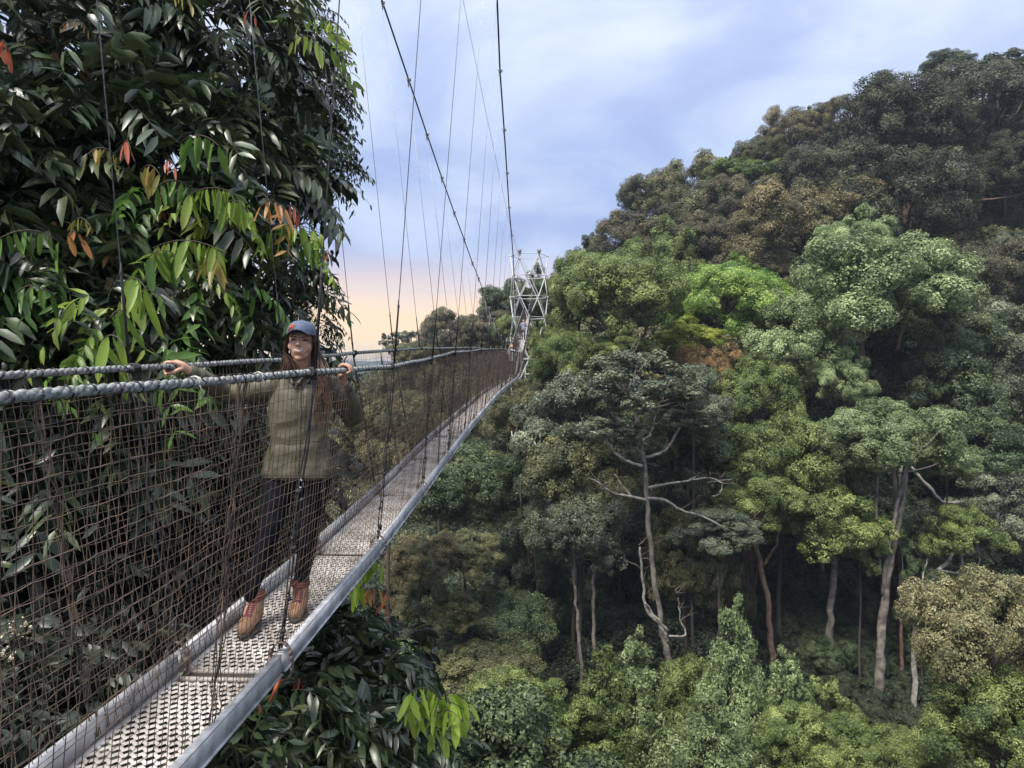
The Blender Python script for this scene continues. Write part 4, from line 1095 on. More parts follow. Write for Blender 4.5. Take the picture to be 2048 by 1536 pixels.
for s in [(430, 395, 6.0, 55, 70, 12, Y_lime), (470, 420, 5.9, 25, 62, 5, Y_lime), (300, 350, 5.9, 22, 65, 4, Y_yel), (350, 380, 5.95, 40, 55, 8, Y_green),
          (205, 315, 6.0, 32, 42, 6, Y_yel), (590, 470, 6.8, 62, 75, 13, Y_lime), (625, 500, 6.75, 26, 62, 5, Y_green), (545, 420, 6.9, 26, 52, 5, Y_or), (583, 430, 6.8, 18, 40, 3, Y_red),
          (375, 500, 5.8, 70, 80, 12, Y_lime), (330, 520, 5.75, 35, 80, 6, Y_green), (425, 530, 5.85, 20, 75, 4, Y_yel), (300, 600, 5.4, 32, 60, 5, Y_green),
          (268, 575, 5.2, 25, 110, 5, Y_lime), (240, 640, 4.9, 20, 90, 3, Y_green), (225, 690, 4.6, 26, 110, 4, Y_lime), (246, 740, 4.6, 14, 95, 2, Y_lime), (640, 55, 7.6, 45, 32, 8, Y_lime), (612, 90, 7.5, 30, 48, 6, Y_lime),
          (150, 480, 5.6, 16, 45, 4, Y_or), (162, 455, 5.7, 22, 30, 5, Y_yel), (150, 60, 6.4, 30, 18, 7, Y_or), (6, 100, 5.6, 10, 45, 4, Y_red), (254, 300, 5.9, 8, 55, 3, Y_red), (340, 340, 6.0, 14, 40, 3, Y_red),
          (655, 520, 7.0, 8, 22, 3, Y_red), (485, 830, 8.0, 32, 55, 8, Y_or), (505, 815, 8.0, 22, 45, 5, Y_red), (480, 590, 6.9, 30, 45, 6, Y_green), (490, 650, 7.2, 36, 45, 7, Y_green),
          (70, 590, 5.2, 40, 60, 5, Y_green), (365, 8, 6.8, 20, 30, 4, Y_yel), (500, 40, 7.0, 14, 26, 3, Y_red), (60, 480, 5.3, 60, 70, 8, Y_green), (400, 290, 5.9, 40, 70, 7, Y_green), (370, 750, 7.0, 35, 40, 5, Y_green)]:
    s = list(s); s[2] *= PULL if s[1] < 800 and s[0] < 560 else .90 if s[1] < 800 else 1
    s[5] = int(s[5] * 1.25 + .5)
    spray(big, *s)

rg = np.random.default_rng(77)
for m_, n_, els in ((Y_green, 42, [(400, 560, 5.7, 120, 60, .4), (120, 560, 5.2, 120, 60, .4), (560, 480, 6.6, 60, 50, .3), (350, 400, 5.8, 100, 50, .3), (300, 690, 5.0, 130, 50, .4), (440, 700, 6.2, 90, 40, .4)]),
                    (Y_lime, 26, [(430, 410, 5.6, 70, 30, .3), (380, 530, 5.5, 80, 40, .3), (600, 490, 6.4, 45, 40, .3), (620, 70, 7.2, 50, 30, .3), (240, 620, 4.8, 50, 60, .3)]),
                    (Y_or, 7, [(150, 470, 5.4, 30, 30, .2), (560, 430, 6.4, 40, 25, .2), (140, 65, 6.2, 40, 20, .2), (340, 350, 5.8, 60, 20, .2)])):
    pts, outs = shell_points(rg, els, n_)
    arr, tn, st = fronds(100 + n_, pts, outs * np.array([1, 1, .3]) - np.array([0, 0, .2]), per=(4, 7), llen=(.11, .20), lw=.13, flen=(.2, .38), droop=.9)
    o = rel(link('young_foliage', leaves_mesh('young_foliage', arr, tn), m_, big), big); o['kind'] = 'stuff'
# fine-leaved drooping tree against the sky
rg = np.random.default_rng(41)
EL2 = [(590, 60, 9.5, 80, 80, .8), (610, 170, 9.5, 75, 90, .8), (620, 300, 9.3, 75, 70, .8), (655, 340, 9.3, 45, 45, .5), (560, 260, 9.7, 90, 110, .8), (640, 210, 9.4, 45, 60, .5), (600, 400, 9.4, 45, 30, .5), (625, 640, 9.6, 40, 50, .4), (600, 560, 9.6, 60, 50, .5)]
fb = P(560, 745, 10.2)
ft = thing('broadleaf_tree', 'tree with small drooping leaves making the ragged edge against the sky', 'tree', (fb.x, fb.y, float(ground(fb.x, fb.y)) - .3))
pts, outs = shell_points(rg, EL2, 1500)
arr, tn, st = fronds(51, pts, outs * np.array([1, 1, .3]), per=(4, 7), llen=(.07, .12), lw=.15, flen=(.2, .42), droop=.8)
o = rel(link('foliage', leaves_mesh('foliage', arr, tn), fine, ft), ft); o['kind'] = 'stuff'
o = rel(link('twigs', st.mesh('twigs'), twig, ft), ft); o['kind'] = 'stuff'
mb = MB(); mb.tube(smooth_line([Vector(ft.location), P(556, 1000, 10.4), P(560, 600, 10.2), P(575, 300, 9.8), P(590, 80, 9.6), P(600, -60, 9.6)], 4), np.linspace(.14, .03, 21), 8)
rel(link('trunk', mb.mesh('trunk'), bark_dark, ft), ft)
for bl in ([(560, 500, 10.1), (600, 420, 9.6), (640, 350, 9.3), (700, 330, 9.2)], [(575, 300, 9.8), (620, 240, 9.5), (670, 200, 9.3)], [(590, 100, 9.6), (630, 60, 9.5), (670, 40, 9.4)], [(560, 640, 10.2), (610, 600, 9.8), (655, 600, 9.5)], [(560, 700, 10.2), (620, 680, 9.8), (650, 690, 9.5)]):
    mb = MB(); q = smooth_line([P(*b) for b in bl], 4); mb.tube(q, np.linspace(.03, .005, len(q)), 5); rel(link('branch', mb.mesh('branch'), bark_dark, ft), ft)

# dense shrubs behind the net, lower left
rg = np.random.default_rng(61)
EL3 = [(60, 1000, 6.5, 200, 130, .8), (260, 980, 7.2, 190, 130, .8), (430, 960, 8.2, 150, 120, .8), (100, 1180, 5.6, 190, 130, .7), (300, 1160, 6.6, 190, 120, .7), (460, 1120, 7.8, 120, 130, .7), (80, 1400, 4.6, 190, 140, .6), (250, 1330, 5.6, 170, 120, .6), (560, 940, 9.4, 90, 110, .6), (640, 900, 10.0, 60, 80, .6)]
sb = P(200, 1100, 8.0)
sh = thing('shrub', 'dark narrow-leaved shrub with pale flower clusters behind the net at lower left', 'shrub', (sb.x, sb.y, float(ground(sb.x, sb.y)) - .2))
pts, outs = shell_points(rg, EL3, 1500)
arr, tn, st = fronds(71, pts, outs, per=(4, 6), llen=(.10, .18), lw=.20, flen=(.2, .4))
o = rel(link('foliage', leaves_mesh('foliage', arr, tn), glossy2, sh), sh); o['kind'] = 'stuff'
o = rel(link('twigs', st.mesh('twigs'), twig, sh), sh); o['kind'] = 'stuff'
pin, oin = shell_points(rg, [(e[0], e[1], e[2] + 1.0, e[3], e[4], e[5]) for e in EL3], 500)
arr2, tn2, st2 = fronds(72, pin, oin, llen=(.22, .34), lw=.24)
o = rel(link('inner_foliage', leaves_mesh('inner_foliage', arr2, tn2 * .4), glossy2, sh), sh); o['kind'] = 'stuff'  # tint lowered: shade inside the shrub painted into the leaves
mb = MB(); mb.tube(smooth_line([Vector(sh.location), P(200, 1300, 8.2), P(220, 1050, 8.0), P(260, 900, 7.8)], 4), np.linspace(.12, .03, 13), 8)
rel(link('trunk', mb.mesh('trunk'), bark_dark, sh), sh)
mb = MB(); q = smooth_line([P(100, 1400, 5.2), P(85, 1260, 5.4), P(70, 1160, 5.6), P(55, 1110, 5.8)], 4); mb.tube(q, np.linspace(.055, .035, len(q)), 8)
rel(link('branch', mb.mesh('branch'), bark_pale, sh), sh)
flm = simple('flower_cream', (.55, .52, .36), (.75, .72, .55), scale=20, rough=.7)
for (fx, fy, fr, FY) in ((32, 1255, 22, 4.7), (8, 1275, 16, 4.6), (215, 1240, 28, 5.3), (238, 1225, 14, 5.3), (15, 1310, 18, 4.4), (60, 1268, 14, 4.7)):
    mb = MB(); rr = random.Random(fx)
    for k in range(55):
        v = Vector((rr.gauss(0, 1), rr.gauss(0, .6), rr.gauss(0, .7))).normalized() * rr.uniform(.3, 1) * fr / F * FY
        mb.ball(P(fx, fy, FY) + v, rr.uniform(.006, .012), 5, 4)
    rel(link('flower_cluster', mb.mesh('flower_cluster'), flm, sh), sh)

# shrub below the deck with long leaves
rg = np.random.default_rng(81)
EL4 = [(650, 1330, 8.0, 120, 110, .8), (740, 1400, 7.6, 90, 110, .8), (790, 1330, 8.0, 50, 70, .6), (570, 1430, 6.6, 110, 110, .7), (640, 1500, 6.6, 160, 90, .7), (790, 1480, 7.2, 90, 60, .6), (480, 1490, 5.6, 90, 60, .6), (700, 1250, 8.6, 70, 60, .6), (880, 1500, 7.4, 50, 40, .4)]
bb = P(680, 1500, 8.0)
ls = thing('shrub', 'dark long-leaved shrub growing up under the deck with one lime-green spray', 'shrub', (bb.x, bb.y, float(ground(bb.x, bb.y)) - .2))
pts, outs = shell_points(rg, EL4, 760)
arr, tn, st = fronds(91, pts, outs, per=(3, 5), llen=(.15, .26), lw=.15, flen=(.25, .4))
o = rel(link('foliage', leaves_mesh('foliage', arr, tn), glossy, ls), ls); o['kind'] = 'stuff'
o = rel(link('twigs', st.mesh('twigs'), twig, ls), ls); o['kind'] = 'stuff'
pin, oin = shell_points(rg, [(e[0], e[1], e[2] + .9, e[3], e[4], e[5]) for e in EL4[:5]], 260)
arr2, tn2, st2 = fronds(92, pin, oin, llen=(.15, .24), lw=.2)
o = rel(link('inner_foliage', leaves_mesh('inner_foliage', arr2, tn2 * .6), glossy2, ls), ls); o['kind'] = 'stuff'  # inner leaves darkened in colour as painted shade
mb = MB(); mb.tube(smooth_line([Vector(ls.location), P(690, 1800, 8.2), P(690, 1500, 8.0), P(700, 1350, 8.0)], 4), np.linspace(.10, .03, 13), 8)
rel(link('trunk', mb.mesh('trunk'), bark_dark, ls), ls)
for s in [(868, 1415, 4.9, 60, 75, 16, Y_sprig), (848, 1395, 4.8, 34, 60, 9, Y_sprig), (905, 1405, 5.0, 34, 75, 9, Y_sprig), (875, 1475, 4.9, 20, 62, 6, Y_sprig), (832, 1435, 4.9, 24, 60, 6, Y_sprig), (895, 1440, 4.85, 30, 60, 7, Y_sprig),
          (755, 1195, 6.6, 38, 36, 12, Y_or), (768, 1222, 6.6, 16, 30, 5, Y_red), (736, 1128, 6.4, 28, 74, 11, Y_sprig), (708, 1172, 6.3, 20, 66, 7, Y_sprig), (595, 1370, 6.6, 10, 32, 4, Y_red), (512, 1420, 5.4, 12, 26, 3, Y_red)]:
    spray(ls, *s)
# ------------------------------------------------------------------ the woman on the bridge
from mathutils.bvhtree import BVHTree
from mathutils import noise as mnoise
def loft(mb, rings, sides=20):
    """rings: (centre, rx, ry[, yaw])"""
    V = []
    for r in rings:
        c, rx, ry = r[:3]; yaw = r[3] if len(r) > 3 else 0
        for k in range(sides):
            a = 2 * math.pi * k / sides; x, y = math.cos(a) * rx, math.sin(a) * ry
            V.append((c[0] + x * math.cos(yaw) - y * math.sin(yaw), c[1] + x * math.sin(yaw) + y * math.cos(yaw), c[2]))
    n = len(rings); Q = []; T = []
    for i in range(n - 1):
        for j in range(sides):
            j2 = (j + 1) % sides; Q.append((i * sides + j, i * sides + j2, (i + 1) * sides + j2, (i + 1) * sides + j))
    for k in range(1, sides - 1): T.append((0, k + 1, k)); T.append(((n - 1) * sides, (n - 1) * sides + k, (n - 1) * sides + k + 1))
    mb.add(V, Q, T)
def limb(mb, pts, rad, sides=14, k=4):
    q = smooth_line(pts, k); n = len(pts)
    rr = np.interp(np.linspace(0, n - 1, len(q)), np.arange(n), rad)
    mb.tube(q, rr, sides)
    for p, r in ((q[0], rr[0]), (q[-1], rr[-1])): mb.ball(p, r * .995, 12, 8)
def blob(name, mb, voxel, mat, parent, smooth_it=4, disp=None, dec=None):
    me = mb.mesh('tmp'); o = bpy.data.objects.new('tmp', me); C.objects.link(o)
    m = o.modifiers.new('r', 'REMESH'); m.mode = 'VOXEL'; m.voxel_size = voxel
    if smooth_it: s = o.modifiers.new('s', 'SMOOTH'); s.iterations = smooth_it; s.factor = .5
    if dec: d = o.modifiers.new('d', 'DECIMATE'); d.ratio = dec
    dg = bpy.context.evaluated_depsgraph_get(); dg.update()
    r = bpy.data.meshes.new_from_object(o.evaluated_get(dg)); r.name = name
    bpy.data.objects.remove(o); bpy.data.meshes.remove(me)
    r.polygons.foreach_set('use_smooth', np.ones(len(r.polygons), dtype=bool))
    if disp:
        co = np.empty(len(r.vertices) * 3); r.vertices.foreach_get('co', co); co = co.reshape(-1, 3)
        nn = [v.normal.copy() for v in r.vertices]
        for i in range(len(co)):
            d = disp(Vector(co[i]), nn[i]); co[i] += np.array(nn[i]) * d
        r.vertices.foreach_set('co', co.ravel())
    r.materials.clear(); r.materials.append(mat); r.update()
    o2 = bpy.data.objects.new(name, r); C.objects.link(o2)
    if parent is not None: o2.parent = parent; o2.matrix_parent_inverse = Matrix.Translation(-parent.location)
    return o2

def skinmat(name, c1, c2):
    m, t, bs, o = newmat(name)
    lk(t, ramp(t, noise(t, 25, 4), [(.35, c1), (.65, c2)]), bs.inputs['Base Color'])
    bs.inputs['Roughness'].default_value = .45; bs.inputs['Subsurface Weight'].default_value = .12; bs.inputs['Subsurface Scale'].default_value = .01
    bs.inputs['Subsurface Radius'].default_value = (1, .35, .2); return m
skin = skinmat('skin', (.50, .275, .185), (.60, .345, .24))
lipm = simple('lip', (.26, .10, .075), (.32, .125, .095), rough=.4)
teethm = simple('teeth', (.46, .44, .41), (.52, .50, .47), rough=.35)
darkm = simple('eye_dark', (.015, .01, .008), (.03, .02, .015), rough=.3)
hairm = simple('hair_brown', (.022, .012, .008), (.16, .085, .052), scale=14, rough=.42, detail=6, lo=.3, hi=.75, spec=.6)
jackm = simple('jacket_olive_drab', (.062, .056, .034), (.104, .092, .058), scale=7, rough=.5, bumpy=.15, bscale=12, bdist=.02)
leggm = simple('leggings_navy_black', (.0035, .0035, .006), (.009, .009, .014), scale=10, rough=.9, spec=.15, bumpy=.15, bscale=60, bdist=.004)
bootm = simple('boot_tan_leather', (.20, .105, .055), (.32, .18, .10), scale=18, rough=.6, bumpy=.3, bscale=90, bdist=.003)
collm = simple('boot_red_collar', (.13, .028, .018), (.20, .05, .03), scale=30, rough=.7)
solem = simple('boot_sole', (.02, .018, .016), (.05, .045, .04), rough=.8)
lacem = simple('boot_lace', (.12, .012, .03), (.22, .03, .06), rough=.7)
capm = simple('cap_blue_grey', (.065, .09, .15), (.10, .13, .20), scale=40, rough=.8, bumpy=.2, bscale=500, bdist=.001)
capw = simple('cap_pale_mesh', (.42, .46, .55), (.60, .64, .72), scale=60, rough=.8)
brimm = simple('cap_brim_navy', (.010, .013, .028), (.022, .028, .05), rough=.7)
orgm = simple('cap_badge_orange', (.45, .09, .03), (.5, .11, .04), rough=.7)
shirtm = simple('shirt_charcoal', (.02, .022, .025), (.035, .037, .04), rough=.8)

def wp(px, py, Y): return P(px, py, Y)
FZ = float(zbs(4.0)) - .085 + .006
pr = wp(597, 745, 4.1)
woman = thing('person', 'smiling woman in olive jacket, dark leggings and blue cap gripping both ropes', 'person', (pr.x, pr.y, FZ))
H = wp(603, 683, 4.0)           # head centre
def hp(x, y, z):                  # head-local -> world (small tilt)
    v = Vector((x, y, z)); v.rotate(Quaternion((0, 1, 0), math.radians(3))); v.rotate(Quaternion((0, 0, 1), math.radians(6))); v.rotate(Quaternion((1, 0, 0), math.radians(3)))
    return H + v
neck = wp(601, 742, 4.10)
sR, sL = wp(538, 768, 4.10), wp(658, 768, 4.12)
eR, eL = Vector((-1.655, 4.16, -.125)), Vector((-.960, 4.31, -.285))
wR, wL = Vector((-1.752, 3.86, .004)), Vector((-.972, 4.13, -.075))
hipR, hipL = wp(563, 950, 4.12), wp(630, 950, 4.13)
kR, kL = wp(537, 1068, 4.02), wp(617, 1072, 4.15)
aR, aL = wp(503, 1178, 3.95), wp(602, 1160, 4.21)
def head_prims(mb):
    for c, r in (((0, .012, .030), (.073, .090, .086)), ((0, -.018, -.018), (.064, .068, .082)), ((0, -.030, -.062), (.049, .050, .046)), ((0, -.062, -.090), (.022, .020, .017)),
                 ((-.036, -.054, -.026), (.028, .022, .030)), ((.036, -.054, -.026), (.028, .022, .030)), ((-.032, -.070, .030), (.024, .012, .010)), ((.032, -.070, .030), (.024, .012, .010)),
                 ((0, -.066, -.050), (.040, .022, .030)), ((-.009, -.092, -.018), (.008, .009, .006)), ((.009, -.092, -.018), (.008, .009, .006))):
        mb.ball(hp(*c), 1, 18, 12, r)
    limb(mb, [hp(0, -.076, .022), hp(0, -.088, .004), hp(0, -.102, -.013)], [.007, .008, .0105], 8, 3)
mb = MB(); head_prims(mb)
limb(mb, [hp(0, .02, -.05), hp(0, .025, -.10), neck + Vector((0, .01, -.03))], [.052, .048, .056])
loft(mb, [(neck + Vector((0, .01, -.02)), .055, .05), ((sR + sL) / 2 + Vector((0, .01, .01)), .14, .07), ((sR + sL) / 2 + Vector((0, .01, -.12)), .155, .095), ((sR + sL) / 2 + Vector((0, .01, -.30)), .125, .085), ((hipR + hipL) / 2 + Vector((0, 0, .02)), .150, .095), ((hipR + hipL) / 2 + Vector((0, 0, -.07)), .13, .09)])
limb(mb, [sR, eR, wR], [.046, .036, .025]); limb(mb, [sL, eL, wL], [.046, .036, .025])
limb(mb, [hipR, kR, kR.lerp(aR, .4) + Vector((0, .012, 0)), aR, aR + Vector((0, .01, -.08))], [.080, .046, .040, .028, .030]); limb(mb, [hipL, kL, kL.lerp(aL, .4) + Vector((0, .012, 0)), aL, aL + Vector((0, .01, -.08))], [.080, .046, .040, .028, .030])
for aa, toe in ((aR, Vector((-1.434, 3.82, FZ + .04))), (aL, Vector((-1.236, 4.06, FZ + .04)))):
    limb(mb, [aa + Vector((0, .03, -.09)), (aa + toe) / 2 + Vector((0, 0, -.05)), toe], [.036, .034, .028])
# right hand over the far rope
limb(mb, [wR, Vector((-1.778, 3.822, .034)), Vector((-1.800, 3.806, .050))], [.024, .027, .020], 10)
for i, y in enumerate((3.762, 3.783, 3.804, 3.823)):
    L = (.92, 1.0, .96, .8)[i]
    limb(mb, [Vector((-1.782, 3.812 - .014 * (1.5 - i), .042)), Vector((-1.806, y, .055)), Vector((-1.806 - .034 * L, y - .005, .050)), Vector((-1.806 - .043 * L, y - .006, .024)), Vector((-1.838, y - .004, .002))], [.0105, .0100, .0092, .0085, .0075], 8, 3)
limb(mb, [Vector((-1.765, 3.83, .020)), Vector((-1.778, 3.785, .014)), Vector((-1.800, 3.752, -.004)), Vector((-1.826, 3.745, -.008))], [.014, .0125, .0105, .0090], 8, 3)
# left hand over the near rope
limb(mb, [wL, Vector((-.982, 4.105, -.030)), Vector((-.982, 4.085, .012))], [.024, .026, .022], 10)
for i, y in enumerate((4.044, 4.065, 4.086, 4.105)):
    L = (.92, 1.0, .96, .8)[i]
    limb(mb, [Vector((-.984, 4.085 - .010 * (1.5 - i), .006)), Vector((-.982, y, .034)), Vector((-.958, y - .002, .046)), Vector((-.930, y - .002, .032 )), Vector((-.922, y, .006))], [.0105, .0100, .0095, .0088, .0078], 8, 3)
limb(mb, [Vector((-.985, 4.09, -.028)), Vector((-.975, 4.05, -.018)), Vector((-.955, 4.03, -.010)), Vector((-.932, 4.03, -.002))], [.014, .0125, .0105, .0090], 8, 3)
body = blob('body', mb, .0042, skin, woman, 5, dec=.55)
hb = BVHTree.FromPolygons([v.co for v in body.data.vertices], [tuple(p.vertices) for p in body.data.polygons])
def proj(bvh, px, py, off=.002):
    d = P(px, py, 4.0).normalized(); h = bvh.ray_cast(Vector((0, 0, 0)), d)
    return (h[0] + h[1] * off) if h[0] is not None else None
def wrel(o): o.matrix_parent_inverse = Matrix.Translation(-woman.location); return o
def fp(x, z, off=.001):           # point on the face in head-local x,z
    a = hp(x, -.25, z); b = hp(x, 0, z); h = hb.ray_cast(a, (b - a).normalized()); return h[0] + h[1] * off
# mouth: teeth slab between lips
mb = MB(); xs = np.linspace(-.0270, .0270, 13)
V = []; Q = []
for i, x in enumerate(xs):
    e = max(0, 1 - (x / .0275) ** 2); zt = -.0450 + .0065 * (x / .027) ** 2; zb_ = zt - .0008 - .0100 * e ** .6
    a, b = fp(x, zt, .0022), fp(x, zb_, .0022); f = hp(0, -1, 0) - hp(0, 0, 0)
    k = .0012 * (1 if i % 2 else .4)
    V += [a + f * k, b + f * k, a - f * .004, b - f * .004]
for i in range(12):
    a = i * 4; Q += [(a, a + 1, a + 5, a + 4), (a, a + 4, a + 6, a + 2), (a + 1, a + 3, a + 7, a + 5)]
mb.add(V, Q); wrel(link('teeth', mb.mesh('teeth', False), teethm, woman))
mb = MB()
mb.tube([fp(x, -.0430 + .0065 * (x / .030) ** 2, .0022) for x in np.linspace(-.032, .032, 11)], [.0006, .0014, .0018, .0021, .0022, .0020, .0022, .0021, .0018, .0014, .0006], 8)
mb.tube([fp(x, -.0585 + .0190 * (x / .030) ** 2, .0022) for x in np.linspace(-.031, .031, 11)], [.0006, .0018, .0026, .0031, .0034, .0035, .0034, .0031, .0026, .0018, .0006], 8)
wrel(link('lips', mb.mesh('lips'), lipm, woman))
for s_ in (-1, 1):
    mb = MB()
    mb.tube([fp(s_ * (.018 + .026 * t), .0065 + .004 * math.sin(t * 3.1) - .003 * t, .0004) for t in np.linspace(0, 1, 7)], [.0012, .0032, .0042, .0045, .0040, .0030, .0012], 6)
    mb.tube([fp(s_ * (.016 + .030 * t), .0105 + .0045 * math.sin(t * 3.1) - .003 * t, .001) for t in np.linspace(0, 1, 7)], .0010, 5)
    wrel(link('eye', mb.mesh('eye'), darkm, woman))
    mb = MB()
    mb.tube([fp(s_ * (.013 + .036 * t), .0225 + .006 * math.sin(t * 2.4), .001) for t in np.linspace(0, 1, 7)], [.0028, .0034, .0034, .003, .0024, .0018, .001], 6)
    wrel(link('eyebrow', mb.mesh('eyebrow'), hairm, woman))
# cap: crown panels, pale side mesh, curved brim, small badge
def cap_dome(front):
    mb = MB(); V = []; Q = []; T = []; nu, nv = 28, 9
    for j in range(nv):
        ph = j / (nv - 1) * math.pi / 2
        for i in range(nu + 1):
            th = (math.pi * (1.10 if front else .9)) * i / nu + (math.pi * .95 if front else .05 * math.pi)
            r = math.cos(ph) ** .80; x = .0835 * r * math.cos(th); y = .103 * r * math.sin(th); zz_ = .086 * math.sin(ph) ** .9
            if front: x *= 1.012; y *= 1.012; zz_ *= 1.01
            V.append(hp(x, y + .008, .030 + zz_ + (.016 * (-math.sin(th)) * math.cos(ph) if front else 0)))
    for j in range(nv - 1):
        for i in range(nu):
            a = j * (nu + 1) + i; Q.append((a, a + 1, a + nu + 2, a + nu + 1))
    mb.add(V, Q); return mb
wrel(link('cap_crown', cap_dome(True).mesh('cap_crown'), capm, woman))
wrel(link('cap_back', cap_dome(False).mesh('cap_back'), capw, woman))
mb = MB(); V = []; Q = []; nu, nv = 22, 6
for lay in (0, 1):
    for j in range(nv):
        for i in range(nu + 1):
            th = math.pi * (1.04 + .92 * i / nu); s = j / (nv - 1)
            x = .0835 * math.cos(th) * (1 + .05 * s); y = .103 * math.sin(th) + .008 - .058 * s * (-math.sin(th)) ** .6
            zc = .056 - .058 * (x / .083) ** 2 + .008 * s + (.0035 if lay else 0)
            V.append(hp(x, y, zc))
for j in range(nv - 1):
    for i in range(nu):
        a = j * (nu + 1) + i; o_ = nv * (nu + 1); Q.append((a, a + nu + 1, a + nu + 2, a + 1)); Q.append((a + o_, a + 1 + o_, a + nu + 2 + o_, a + nu + 1 + o_))
for i in range(nu):
    a = (nv - 1) * (nu + 1) + i; Q.append((a, a + nv * (nu + 1), a + 1 + nv * (nu + 1), a + 1))
mb.add(V, Q); wrel(link('cap_brim', mb.mesh('cap_brim'), brimm, woman))
mb = MB(); mb.ball(hp(0, .008, .119), .006, 8, 5, (1, 1, .5)); wrel(link('cap_button', mb.mesh('cap_button'), capm, woman))
mb = MB()
def cs(th, ph, off=.002):
    r = math.cos(ph) ** .8; return hp((.0845 + off) * r * math.cos(th), (.1045 + off) * r * math.sin(th) + .008, .030 + .087 * math.sin(ph) ** .9 + .016 * (-math.sin(th)) * math.cos(ph))
for (t0, p0, t1, p1) in ((1.24, .16, 1.30, .62), (1.30, .20, 1.30, .55), (1.31, .62, 1.37, .50), (1.36, .22, 1.36, .62), (1.36, .60, 1.41, .46), (1.26, .36, 1.36, .40)):
    mb.tube([cs(math.pi * (t0 + (t1 - t0) * u), p0 + (p1 - p0) * u) for u in np.linspace(0, 1, 4)], .0030, 5)
wrel(link('cap_badge', mb.mesh('cap_badge'), orgm, woman))
# hair
rgH = random.Random(3)
mb = MB()
for s_ in (-1, 1):
    for k in range(230):
        t = rgH.uniform(0, 1)
        st_ = hp(s_ * (.066 + .010 * rgH.uniform(0, 1)), -.045 + .12 * t, .030 + rgH.uniform(-.012, .012))
        if s_ < 0:
            e = wp(560 + 42 * rgH.uniform(0, 1) ** 1.3, 742 + rgH.uniform(-4, 18), 3.985 + .11 * t); m1 = hp(-.080 - .012 * rgH.random(), -.02 + .08 * t, -.055); m2 = m1.lerp(e, .55) + Vector((rgH.uniform(-.004, .012), 0, 0))
        else:
            if k % 3: e = wp(628 + 38 * rgH.uniform(0, 1), 800 + rgH.uniform(-35, 65), 3.945 + .03 * t)
            else: e = wp(640 + 22 * rgH.uniform(0, 1), 745 + rgH.uniform(-5, 30), 4.03 + .10 * t)
            m1 = hp(.084 + .014 * rgH.random(), -.02 + .07 * t, -.045); m2 = m1.lerp(e, .5) + Vector((rgH.uniform(-.002, .016), -.012 if k % 3 else 0, 0))
        q = smooth_line([st_, m1, m2, e], 4)
        w = [(.0024 + .0014 * math.sin(i)) for i in range(len(q))]; w[-1] = .0006
        q = [p + Vector((rgH.uniform(-.0012, .0012), rgH.uniform(-.001, .001), 0)) for p in q]
        mb.tube(q, w, 4, caps=False)
for k in range(90):   # back hair behind the neck
    x = rgH.uniform(-.07, .07); q = smooth_line([hp(x, .075, .02), hp(x * 1.1, .085, -.07), hp(x * 1.3, .085, -.14), hp(x * 1.5, .09, -.20)], 3)
    mb.tube(q, .005, 4, caps=False)
wrel(link('hair', mb.mesh('hair'), hairm, woman))

# jacket
def wr_noise(sc, amp):
    def f(p, n):
        a = mnoise.noise(p * sc); b = mnoise.noise(Vector((p.x * sc * 2.1, p.y * sc * 2.1, p.z * sc * .9)) + Vector((9, 3, 1)))
        c = 1 - abs(mnoise.noise(p * sc * 1.5 + Vector((4, 4, 4)))) * 2.2
        return amp * (a * .7 + b * .5 + c * .35)
    return f
def jwr(p, n):
    v = Vector((p.x * 17, p.y * 12, p.z * 4)); w = Vector((p.x * 6 + p.z * 4, p.y * 6, p.z * 9 - p.x * 5))
    r = (1 - abs(mnoise.noise(v)) * 2.6) * .5 + (1 - abs(mnoise.noise(w + Vector((5, 5, 5)))) * 2.6) * .5
    return .0085 * r + .0012 * mnoise.noise(p * 30)
mid = (sR + sL) / 2; hm = (hipR + hipL) / 2
mb = MB()
loft(mb, [(neck + Vector((0, .015, -.010)), .056, .052), (neck + Vector((0, .012, -.040)), .078, .062), (mid + Vector((0, .01, .022)), .150, .078), (mid + Vector((0, .01, -.05)), .172, .106), (mid + Vector((0, 0, -.15)), .172, .118),
          (mid + Vector((0, 0, -.25)), .164, .112), (mid + Vector((0, .0, -.335)), .160, .106), (mid + Vector((0, 0, -.345)), .164, .107), (mid + Vector((-.004, 0, -.36)), .168, .110), (hm + Vector((0, 0, .09)), .190, .124), (hm + Vector((-.002, -.0, .02)), .208, .136), (hm + Vector((0, 0, -.005)), .203, .132), (hm + Vector((0, 0, -.014)), .190, .122)], 28)
limb(mb, [sR + Vector((.03, 0, -.01)), sR + Vector((-.05, .01, -.03)), eR, eR.lerp(wR, .6), wR.lerp(eR, .14)], [.070, .068, .056, .050, .036], 16)
limb(mb, [wR.lerp(eR, .14), wR.lerp(eR, .05)], [.034, .037], 14, 2)
limb(mb, [sL + Vector((-.03, 0, -.01)), sL + Vector((.04, .03, -.05)), eL, eL.lerp(wL, .55), wL.lerp(eL, .16)], [.070, .068, .060, .052, .036], 16)
limb(mb, [wL.lerp(eL, .16), wL.lerp(eL, .06)], [.033, .036], 14, 2)
jk = blob('jacket', mb, .0065, jackm, woman, 3, jwr)
jb = BVHTree.FromPolygons([v.co for v in jk.data.vertices], [tuple(p.vertices) for p in jk.data.polygons])
jd = simple('jacket_seam_dark', (.045, .04, .025), (.08, .072, .045), rough=.7)
def line_on(pxs, r, name, mat, off=.001, sides=5):
    q = [proj(jb, a, b, off) for a, b in pxs]; q = [p for p in q if p is not None]
    if len(q) > 2:
        mb = MB(); mb.tube(q, r, sides); wrel(link(name, mb.mesh(name), mat, woman))
line_on([(603 - .03 * (y - 770), y) for y in range(772, 950, 6)], .0052, 'zip', jd)
